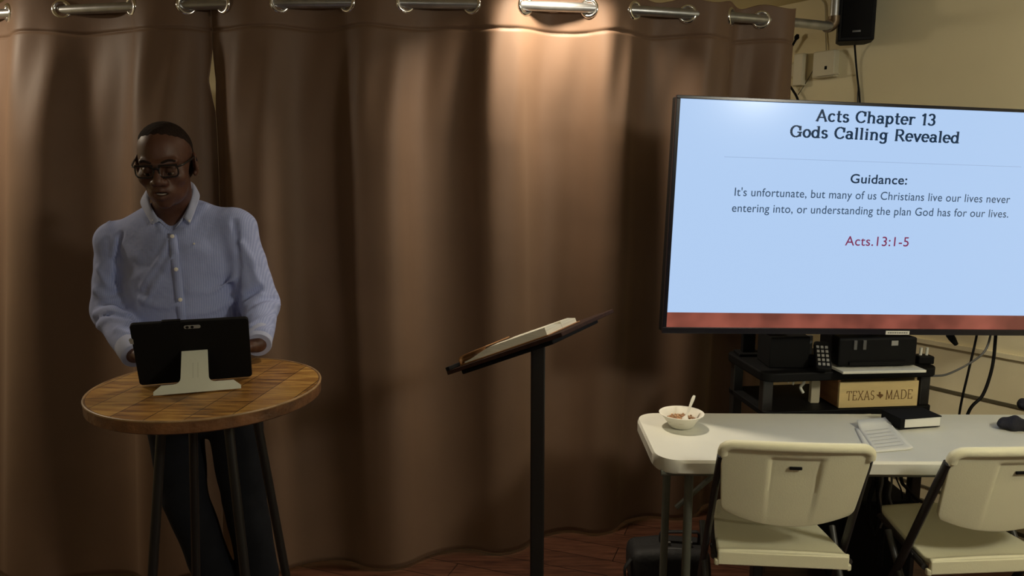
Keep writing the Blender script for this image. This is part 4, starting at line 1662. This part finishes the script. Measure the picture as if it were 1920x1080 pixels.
#@@PERSON
# ------------------------------------------------------------------ the man at the round table
TY = 2.44                                          # depth of the trunk's axis
neck_b = aty(326, 398, TY - .02)
chest = aty(340, 482, TY)
belly = aty(346, 588, TY - .01)
hip = aty(376, 735, TY)
shL, shR = aty(221, 455, TY - .0), aty(440, 430, TY - .0)
elL, elR = aty(210, 582, TY - .03), aty(487, 572, TY - .03)
wrL, wrR = aty(252, 664, 2.18), aty(484, 644, 2.19)
haL, haR = aty(318, 658, 2.15), aty(422, 655, 2.15)
kneeL, kneeR = aty(347, 930, TY - .02), aty(458, 930, TY + .02)
ankL, ankR = aty(430, 1168, TY + .02), aty(497, 1160, TY + .05)
hipL, hipR = aty(321, 742, TY), aty(434, 738, TY)
ankL[2] = ankR[2] = .085

man = thing('person', ((ankL[0] + ankR[0]) / 2, (ankL[1] + ankR[1]) / 2, 0),
            'man in glasses and blue striped shirt looking down at the tablet behind the round table', 'person')

# head frame
HC = aty(311, 307, 2.29)
HR = (Matrix.Rotation(math.radians(10), 3, 'Z') @ Matrix.Rotation(math.radians(12), 3, 'X') @ Matrix.Rotation(math.radians(-2), 3, 'Y'))
HRn = np.array(HR)


def h2w(p):
    return HC + HRn @ np.array(p, float)


nb_loc = HRn.T @ (neck_b - HC)


def head_fn(p):
    d = ell(p, (0, .014, .040), (.0745, .096, .080))
    d = su(d, ell(p, (0, -.026, -.030), (.0635, .066, .086)), .03)
    d = su(d, ell(p, (0, -.036, -.082), (.047, .050, .036)), .02)
    d = su(d, ell(p, (0, -.078, -.104), (.020, .014, .014)), .018)
    for s in (-1, 1):
        d = su(d, seg(p, (s * .046, -.074, .021), (s * .012, -.091, .017), .008), .016)
        d = su(d, ell(p, (s * .044, -.062, -.026), (.022, .022, .022)), .02)
        d = ss(d, ell(p, (s * .031, -.100, -.004), (.019, .013, .011)), .012)
        # upper lid over the eyeball, looking down
        lid = ell(p, (s * .031, -.0785, -.004), (.0155, .0150, .0145))
        d = su(d, np.maximum(lid, (-p[..., 2] - .0085) + (p[..., 1] + .078) * .1), .004)
        d = su(d, seg(p, (s * .045, -.078, -.0185), (s * .018, -.087, -.020), .005), .008)
    d = su(d, seg(p, (0, -.092, .010), (0, -.112, -.030), .0085, .0135), .012)
    for s in (-1, 1):
        d = su(d, ell(p, (s * .0145, -.101, -.036), (.0105, .012, .0095)), .008)
        d = ss(d, ell(p, (s * .0085, -.106, -.0455), (.0045, .006, .0035)), .003)
    # muzzle, lips and open mouth
    d = su(d, ell(p, (0, -.080, -.066), (.034, .020, .026)), .02)
    d = su(d, seg(p, (-.021, -.0915, -.0625), (0, -.0985, -.0590), .0060, .0068), .006)
    d = su(d, seg(p, (.021, -.0915, -.0625), (0, -.0985, -.0590), .0060, .0068), .006)
    d = su(d, seg(p, (-.018, -.0900, -.0775), (0, -.0960, -.0810), .0058, .0078), .006)
    d = su(d, seg(p, (.018, -.0900, -.0775), (0, -.0960, -.0810), .0058, .0078), .006)
    d = ss(d, ell(p, (0, -.100, -.0695), (.0195, .020, .0048)), .003)
    # ears
    for s in (-1, 1):
        a = math.radians(18 * s)
        R = np.array(((math.cos(a), -math.sin(a), 0), (math.sin(a), math.cos(a), 0), (0, 0, 1)))
        d = su(d, ell(p, (s * .0800, .020, -.004), (.0085, .021, .033), R), .006)
        d = ss(d, ell(p, (s * .0885, .014, -.001), (.006, .011, .019), R), .005)
        d = su(d, ell(p, (s * .0775, .010, -.033), (.006, .009, .010)), .005)
    # neck
    d = su(d, seg(p, (0, .030, -.060), nb_loc, .054, .061), .025)
    d = su(d, seg(p, nb_loc, nb_loc + HRn.T @ np.array((.006, .0, -.10)), .060, .085), .03)
    return d


Vh, Fh = surface(head_fn, (-.13, -.15, -.30), (.13, .20, .15), .0028)
Vh = HC + Vh @ HRn.T


# one continuous body: trunk, arms, hands and legs under the clothes
def finger(p, a, b, c, r):
    return np.minimum(seg(p, a, b, r, r * .92), seg(p, b, c, r * .92, r * .78))


def hand_fn(w_, h_, side, el_):
    """palm at h_, wrist w_, fingers reaching toward the tablet edge, slightly curled; side=+1 thumb toward +x"""
    fwd = h_ - w_
    fwd = fwd / np.linalg.norm(fwd)
    across = np.cross(fwd, (0, 0, 1.))
    across /= np.linalg.norm(across)
    upv = np.cross(across, fwd)
    pal0, pal1 = w_ + fwd * .02, w_ + fwd * .095
    lens = [(-.030, .060), (-.010, .074), (.011, .069), (.030, .052)] if side > 0 else [(-.030, .052), (-.011, .069), (.010, .074), (.030, .060)]

    def f(p):
        d = su(seg(p, w_ + (el_ - w_) * .22, w_, .026, .024), seg(p, w_, pal0, .024, .022), .01)
        for o in (-.026, -.009, .009, .026):
            d = su(d, seg(p, pal0 + across * o * .8, pal1 + across * o, .0145, .0125), .012)
        for o, L_ in lens:
            a = pal1 + across * o
            b = a + fwd * L_ * .5 + across * o * .12 - upv * .006
            c = a + fwd * L_ * .86 + across * o * .2 - upv * .026
            d = su(d, finger(p, a, b, c, .0092), .004)
        th = side * 1.0
        a = w_ + fwd * .035 + across * (-th) * .030
        b = a + fwd * .035 - across * th * .024 - upv * .004
        c = b + fwd * .030 - across * th * .004 - upv * .006
        d = su(d, finger(p, a, b, c, .0108), .006)
        return d
    return f


handL, handR = hand_fn(wrL, haL, -1, elL), hand_fn(wrR, haR, 1, elR)


def body_fn(p):
    d = seg(p, hip, belly, .125, .135, .72)
    d = su(d, seg(p, belly, chest, .135, .150, .70), .04)
    d = su(d, seg(p, chest + (0, 0, -.02), neck_b + (0, 0, -.10), .145, .09, .70), .04)
    d = su(d, seg(p, neck_b + (.0, .02, -.02), neck_b + (0, .02, -.10), .055, .075), .03)
    for sh, el, wr in ((shL, elL, wrL), (shR, elR, wrR)):
        d = su(d, seg(p, neck_b + (0, .02, -.06), sh, .045, .048), .03)
        d = su(d, seg(p, sh, el, .047, .040), .02)
        d = su(d, seg(p, el, wr, .039, .026), .015)
    for h_, k, a in ((hipL, kneeL, ankL), (hipR, kneeR, ankR)):
        d = su(d, seg(p, h_ + (0, 0, .02), k, .075, .050), .02)
        d = su(d, seg(p, k, a, .050, .033), .02)
        d = su(d, seg(p, a, a + (.0, -.13, -.045), .032, .024), .02)
    return d


lo = np.minimum.reduce([ankL, elL, ankR, wrL]) - (.15, .35, .12)
hi = np.maximum.reduce([neck_b, elR, ankR]) + (.12, .25, .02)
Vb, Fb = surface(body_fn, lo, hi, .0095)
mbody = MB()
mbody.add(Vb, Fb)
mbody.add(Vh, Fh)
for f_, w_, h_ in ((handL, wrL, haL), (handR, wrR, haR)):
    c0 = (w_ + h_) / 2
    V_, F_ = surface(f_, c0 - .13, c0 + .13, .0034)
    mbody.add(V_, F_)
body = mbody.build('body', M_skin, None, angle=180)
adopt(body, man)


def man_part(o, parent=None):
    """place a world-built mesh under the man (or under one of his parts)"""
    if parent is None:
        adopt(o, man)
    else:
        o.parent = parent
        o.matrix_parent_inverse = Matrix.Identity(4)
    return o


def head_part(name, fn, lo_, hi_, h, m, parent=None, iters=1):
    V_, F_ = surface(fn, lo_, hi_, h)
    mb = MB().add(HC + V_ @ HRn.T, F_)
    return man_part(mb.build(name, m, None, angle=180), parent)


# cropped hair: a thin shell over the skull above the hairline
def hair_fn(p):
    x, y, z = p[..., 0], p[..., 1], p[..., 2]
    d0 = ell(p, (0, .014, .040), (.0745, .096, .080))
    d1 = ell(p, (0, .030, .005), (.0752, .081, .085))
    line = .094 - .0 * x + 1.0 * np.abs(x) ** 2 * 4 - np.clip(y + .055, 0, 1) * 1.05     # hairline drops toward the nape
    side = np.where(y > .036, -.075, line)
    cut = np.minimum(line, 9) - z
    cut = np.where(y > .040, np.maximum(-.078 - z, -1), cut)
    grow = np.clip(-cut * .10 - .0006, -.001, .0034) + .0006 * np.sin(310 * x) * np.sin(290 * y + 200 * z)
    return np.maximum(np.minimum(d0 - grow, d1 - grow * .5), cut - .004)


head_part('hair', hair_fn, (-.10, -.11, -.10), (.10, .13, .14), .003, M_hair)
for s in (-1, 1):
    c0 = h2w((s * .031, -.0785, -.0065))
    mb = MB()
    g = [[c0 + .0135 * np.array((math.sin(t_) * math.cos(a), math.sin(t_) * math.sin(a), math.cos(t_))) for a in np.linspace(0, 2 * PI, 20, endpoint=False)] for t_ in np.linspace(.001, PI - .001, 12)]
    ey_ = man_part(mb.grid(g, close_v=True).build('eye', M_eye, None, angle=180), body)
    c1_ = h2w((s * .031, -.0895, -.0120))
    g = [[c1_ + .0058 * np.array((math.sin(t_) * math.cos(a), math.sin(t_) * math.sin(a), math.cos(t_))) for a in np.linspace(0, 2 * PI, 16, endpoint=False)] for t_ in np.linspace(.001, PI - .001, 8)]
    man_part(MB().grid(g, close_v=True).build('iris', M_hair, None, angle=180), body)
    bpts = catmull([h2w((s * .050, -.078, .022)), h2w((s * .036, -.0925, .028)), h2w((s * .014, -.0985, .0215))], 6)
    man_part(MB().tube(bpts, [.0012] + [.0034] * (len(bpts) - 2) + [.002], 8).build('eyebrow', M_hair, None), body)
tp = catmull([h2w((-.016, -.0860, -.0725)), h2w((0, -.0905, -.0735)), h2w((.016, -.0860, -.0725))], 6)
man_part(MB().tube(tp, .0036, 8).build('teeth', M_teeth, None), body)

# glasses
gl = None
fm = MB()
lensb = []
for s in (-1, 1):
    pts = []
    for x, z in rrect(.051, .034, .012, 5):
        xx = s * .033 + x
        pts.append(h2w((xx, -.1085 + .9 * max(0, abs(xx) - .03) ** 2 * 8, -.001 + z)))
    fm.tube(pts, .0024, 8, closed=True)
    # heavier brow line
    br2 = [h2w((s * .033 + x, -.1095 + .9 * max(0, abs(s * .033 + x) - .03) ** 2 * 8, .0160)) for x in np.linspace(-.024, .025, 8)]
    fm.tube(br2, .0034, 8)
    lensb.append(pts)
    fm.tube(catmull([h2w((s * .059, -.1020, .011)), h2w((s * .070, -.085, .013)), h2w((s * .081, -.02, .016)), h2w((s * .083, .010, .016)), h2w((s * .083, .028, .0))], 6), .0028, 8)
fm.tube(catmull([h2w((-.009, -.1095, .006)), h2w((0, -.1125, .009)), h2w((.009, -.1095, .006))], 5), .0028, 8)
gl = man_part(fm.build('glasses', mat('spectacle_frame', (.012, .010, .010), .3), None))
for pts in lensb:
    c0 = np.mean(pts, axis=0)
    mb = MB()
    n_ = len(pts)
    mb.add([c0] + list(pts), [(0, 1 + i, 1 + (i + 1) % n_) for i in range(n_)])
    man_part(mb.build('lens', M_lens, None), gl)


# ---------------- shirt
def shirt_base(p):
    d = seg(p, hip + (-.004, 0, -.02), belly, .158, .172, .74)
    d = su(d, seg(p, belly, chest, .173, .180, .72), .05)
    d = su(d, seg(p, chest, (shL + shR) / 2 + (0, 0, -.045), .178, .135, .68), .05)
    for sh in (shL, shR):
        d = su(d, seg(p, neck_b + (0, .015, -.020), sh + (0, .0, .0), .050, .066), .045)
    for sh, el, wr in ((shL, elL, wrL), (shR, elR, wrR)):
        ax = wr + (el - wr) * .10
        arm = su(seg(p, sh, el, .068, .061), seg(p, el, ax, .062, .041), .02)
        d = su(d, arm, .018)
    return d


def hp_(u, v):
    q_ = hit(shirt_base, u, v)
    return q_


ridges = [  # pixel polylines of cloth folds: (points, radius, +ridge / -groove)
    ([(316, 452), (298, 490), (265, 540)], .005, 1),
    ([(326, 480), (300, 520), (275, 565)], .005, 1),
    ([(228, 440), (218, 480), (222, 540), (236, 590)], .007, -1), ([(440, 415), (446, 470), (446, 530), (446, 590)], .007, -1),
    ([(205, 418), (215, 450), (213, 480)], .006, 1), ([(262, 385), (300, 425), (318, 434)], .006, 1),
    ([(385, 385), (360, 420), (345, 432)], .006, 1),
    ([(184, 505), (200, 530), (214, 540)], .008, 1), ([(180, 545), (205, 562), (228, 560)], .008, 1),
    ([(178, 590), (205, 580), (236, 590)], .009, 1), ([(186, 612), (212, 598), (240, 606)], .008, 1),
    ([(196, 635), (220, 618), (244, 625)], .007, 1), ([(190, 572), (214, 570), (232, 577)], .005, -1),
    ([(180, 602), (210, 590), (238, 599)], .005, -1),
    ([(455, 548), (485, 530), (512, 528)], .008, 1), ([(458, 572), (490, 553), (520, 548)], .009, 1),
    ([(462, 592), (492, 573), (522, 572)], .008, 1), ([(468, 612), (495, 597), (514, 598)], .007, 1),
    ([(460, 560), (488, 542), (516, 538)], .005, -1), ([(462, 582), (492, 563), (521, 560)], .005, -1),
    ([(470, 628), (490, 618), (506, 620)], .006, 1), ([(452, 455), (470, 485), (480, 520)], .007, 1),
    ([(262, 560), (300, 575), (335, 570)], .007, 1), ([(350, 590), (400, 580), (440, 560)], .006, 1),
    ([(355, 545), (400, 545), (440, 520)], .005, 1),
]
rl = []
for pts, r_, s_ in ridges:
    q3_ = [hp_(*p_) for p_ in pts]
    q3_ = [q_ for q_ in q3_ if q_ is not None]
    if len(q3_) >= 2:
        rl.append((catmull(q3_, 3), r_, s_))
# collar opening
v0, v1 = hp_(322, 404), hp_(321, 430)


def shirt_fn(p):
    d = shirt_base(p)
    for pts, r_, s_ in rl:
        lo_ = pts.min(0) - .06
        hi_ = pts.max(0) + .06
        m_ = np.all((p > lo_) & (p < hi_), axis=-1)
        if not m_.any():
            continue
        pm = p[m_]
        dd = d[m_]
        sg = None
        for a, b2 in zip(pts[:-1], pts[1:]):
            e_ = seg(pm, a, b2, r_)
            sg = e_ if sg is None else np.minimum(sg, e_)
        dd = su(dd, sg, .014) if s_ > 0 else ss(dd, sg, .012)
        d[m_] = dd
    # small random rumples
    d = d + .0022 * np.sin(37 * p[..., 0] + 21 * p[..., 2] + 3 * np.sin(19 * p[..., 2])) * np.sin(24 * p[..., 2] - 16 * p[..., 0])
    # placket: a slightly raised strip down the front
    neckc = neck_b + np.array((0, -.012, .03))
    d = ss(d, seg(p, neck_b + (0, .01, -.020), neck_b + (0, -.03, .12), .064, .075), .012)
    d = ss(d, seg(p, v0 + (0, -.01, .012), v1 + (0, -.014, -.002), .040, .016), .010)
    d = np.maximum(d, -(p[..., 2] - (hip[2] - .05)))
    return d


sh = organic('shirt', shirt_fn, np.minimum.reduce([wrL, elL, hip]) - (.11, .26, .12), np.maximum.reduce([neck_b, elR, shR]) + (.12, .25, .10), .0062, M_shirt, iters=1)
adopt(sh, man)


def on_shirt(u, v, off=.002):
    q_ = hit(shirt_fn, u, v)
    r = ray(u, v)
    return None if q_ is None else q_ - r / np.linalg.norm(r) * off


# collar: two leaves falling from the neck band
top = [(299, 415, 2.335), (283, 388, 2.35), (277, 362, 2.40), (290, 340, 2.47), (318, 336, 2.51), (346, 340, 2.49), (361, 345, 2.42), (356, 378, 2.37), (344, 408, 2.345)]
bot = [(285, 421, None), (272, 398, None), (264, 378, None), (278, 360, 2.52), (318, 352, 2.545), (358, 352, 2.52), (374, 366, None), (366, 394, None), (356, 421, None)]


def cpt(t_):
    u, v, Y = t_
    if Y is None:
        q_ = hit(shirt_base, u, v)
        q_ = q_ if q_ is not None else aty(u, v, 2.42)
        r = ray(u, v)
        return q_ - r / np.linalg.norm(r) * .012
    return aty(u, v, Y)


ct_ = catmull([cpt(t_) for t_ in top], 6)
cb_ = catmull([cpt(t_) for t_ in bot], 6)
G = []
for a, b2 in zip(ct_, cb_):
    row = []
    for t_ in np.linspace(0, 1, 7):
        p_ = a * (1 - t_) + b2 * t_
        o_ = p_ - neck_b
        o_[2] = 0
        o_ = o_ / (np.linalg.norm(o_) + 1e-9)
        row.append(p_ + o_ * .003 * math.sin(PI * t_ ** .6))
    G.append(row)
man_part(MB().grid(G).build('collar', M_collar, None, solid=.0028, angle=60), sh)
# inner stand of the collar
G = []
low = [(318, 432, None), (300, 418, 2.345), (284, 395, 2.37), (282, 372, 2.43), (318, 360, 2.50), (356, 362, 2.45), (354, 388, 2.38), (344, 412, 2.35), (325, 432, None)]
cl_ = catmull([cpt(t_) if t_[2] else on_shirt(t_[0], t_[1], .003) if on_shirt(t_[0], t_[1]) is not None else aty(t_[0], t_[1], 2.33) for t_ in low], 6)
for a, b2 in zip(ct_, cl_):
    G.append([a * (1 - t_) + b2 * t_ for t_ in np.linspace(0, 1, 4)])
man_part(MB().grid(G).build('collar_stand', M_collar, None, solid=.002, angle=60), sh)
# placket strip and buttons
L_, R_ = [], []
for v in np.linspace(438, 640, 34):
    uc = 322 + (v - 438) * .118
    a, b2 = on_shirt(uc - 8, v, .0032), on_shirt(uc + 9, v, .0032)
    if a is not None and b2 is not None:
        L_.append(a)
        R_.append(b2)
Lp, Rp = np.array(L_), np.array(R_)
for _ in range(3):
    Lp[1:-1] = (Lp[:-2] + Lp[1:-1] * 2 + Lp[2:]) / 4
    Rp[1:-1] = (Rp[:-2] + Rp[1:-1] * 2 + Rp[2:]) / 4
G = [[a, a * .5 + b2 * .5 + (0, -.0006, 0), b2] for a, b2 in zip(Lp, Rp)]
man_part(MB().grid(G).build('placket', M_shirt, None, solid=.002, angle=60), sh)
for u, v in ((330, 505), (338, 562), (343, 612), (323, 443)):
    q_ = on_shirt(u, v, .0085)
    r = ray(u, v)
    n_ = -r / np.linalg.norm(r)
    man_part(MB().tube([q_ - n_ * .003, q_ + n_ * .0005, q_ + n_ * .0015], [.0058, .0062, .0045], 16).build('button', M_button, None), sh)
for u, v in ((364, 457), (287, 413), (355, 414)):
    q_ = on_shirt(u, v, .004 if u == 364 else .014)
    r = ray(u, v)
    n_ = -r / np.linalg.norm(r)
    man_part(MB().tube([q_ - n_ * .002, q_ + n_ * .001], [.0032, .0030], 12).build('button', M_button, None), sh)
for el, wr in ((elL, wrL), (elR, wrR)):
    d = (wr - el) / np.linalg.norm(wr - el)
    a = wr - d * .055
    b2 = wr + d * .010
    mb = MB()
    pts = [a, a + d * .004, (a + b2) / 2, b2 - d * .004, b2]
    mb.tube(pts, [.042, .0435, .0415, .040, .038], 24)
    man_part(mb.build('cuff', M_collar, None, angle=50), sh)


# ---------------- trousers and shoes
def trouser_fn(p):
    d = seg(p, hip + (0, 0, -.01), hip + (-.003, 0, .06), .150, .150, .74)
    for h_, k, a in ((hipL, kneeL, ankL), (hipR, kneeR, ankR)):
        d = su(d, seg(p, h_, k, .096, .074), .012)
        d = su(d, seg(p, k, a + (0, 0, -.03), .074, .064), .012)
        # soft breaks in the cloth
        t_ = p[..., 2]
        near = np.exp(-((p[..., 2] - .10) / .10) ** 2)
        d = d + .005 * near * np.sin(70 * t_ + 18 * p[..., 0])
    d = d + .003 * np.sin(26 * p[..., 2] + 20 * p[..., 0]) * np.sin(15 * p[..., 0] - 9 * p[..., 2])
    d = np.maximum(d, .035 - p[..., 2])
    return np.maximum(d, p[..., 2] - (hip[2] + .07))


tr = organic('trousers', trouser_fn, np.minimum.reduce([ankL, hipL, kneeL]) - (.16, .2, .1), np.maximum.reduce([ankR, hipR, hip, kneeR]) + (.16, .2, .12), .009, M_jeans, iters=1)
adopt(tr, man)
for a in (ankL, ankR):
    def shoe_fn(p, a=a):
        d = seg(p, (a[0], a[1] + .03, .045), (a[0] - .01, a[1] - .15, .036), .044, .040)
        d = su(d, seg(p, (a[0], a[1], .06), (a[0], a[1], .11), .045, .045), .03)
        return np.maximum(d, .001 - p[..., 2])
    so = organic('shoe', shoe_fn, (a[0] - .1, a[1] - .25, -.01), (a[0] + .1, a[1] + .12, .18), .007, M_shoe)
    adopt(so, man)
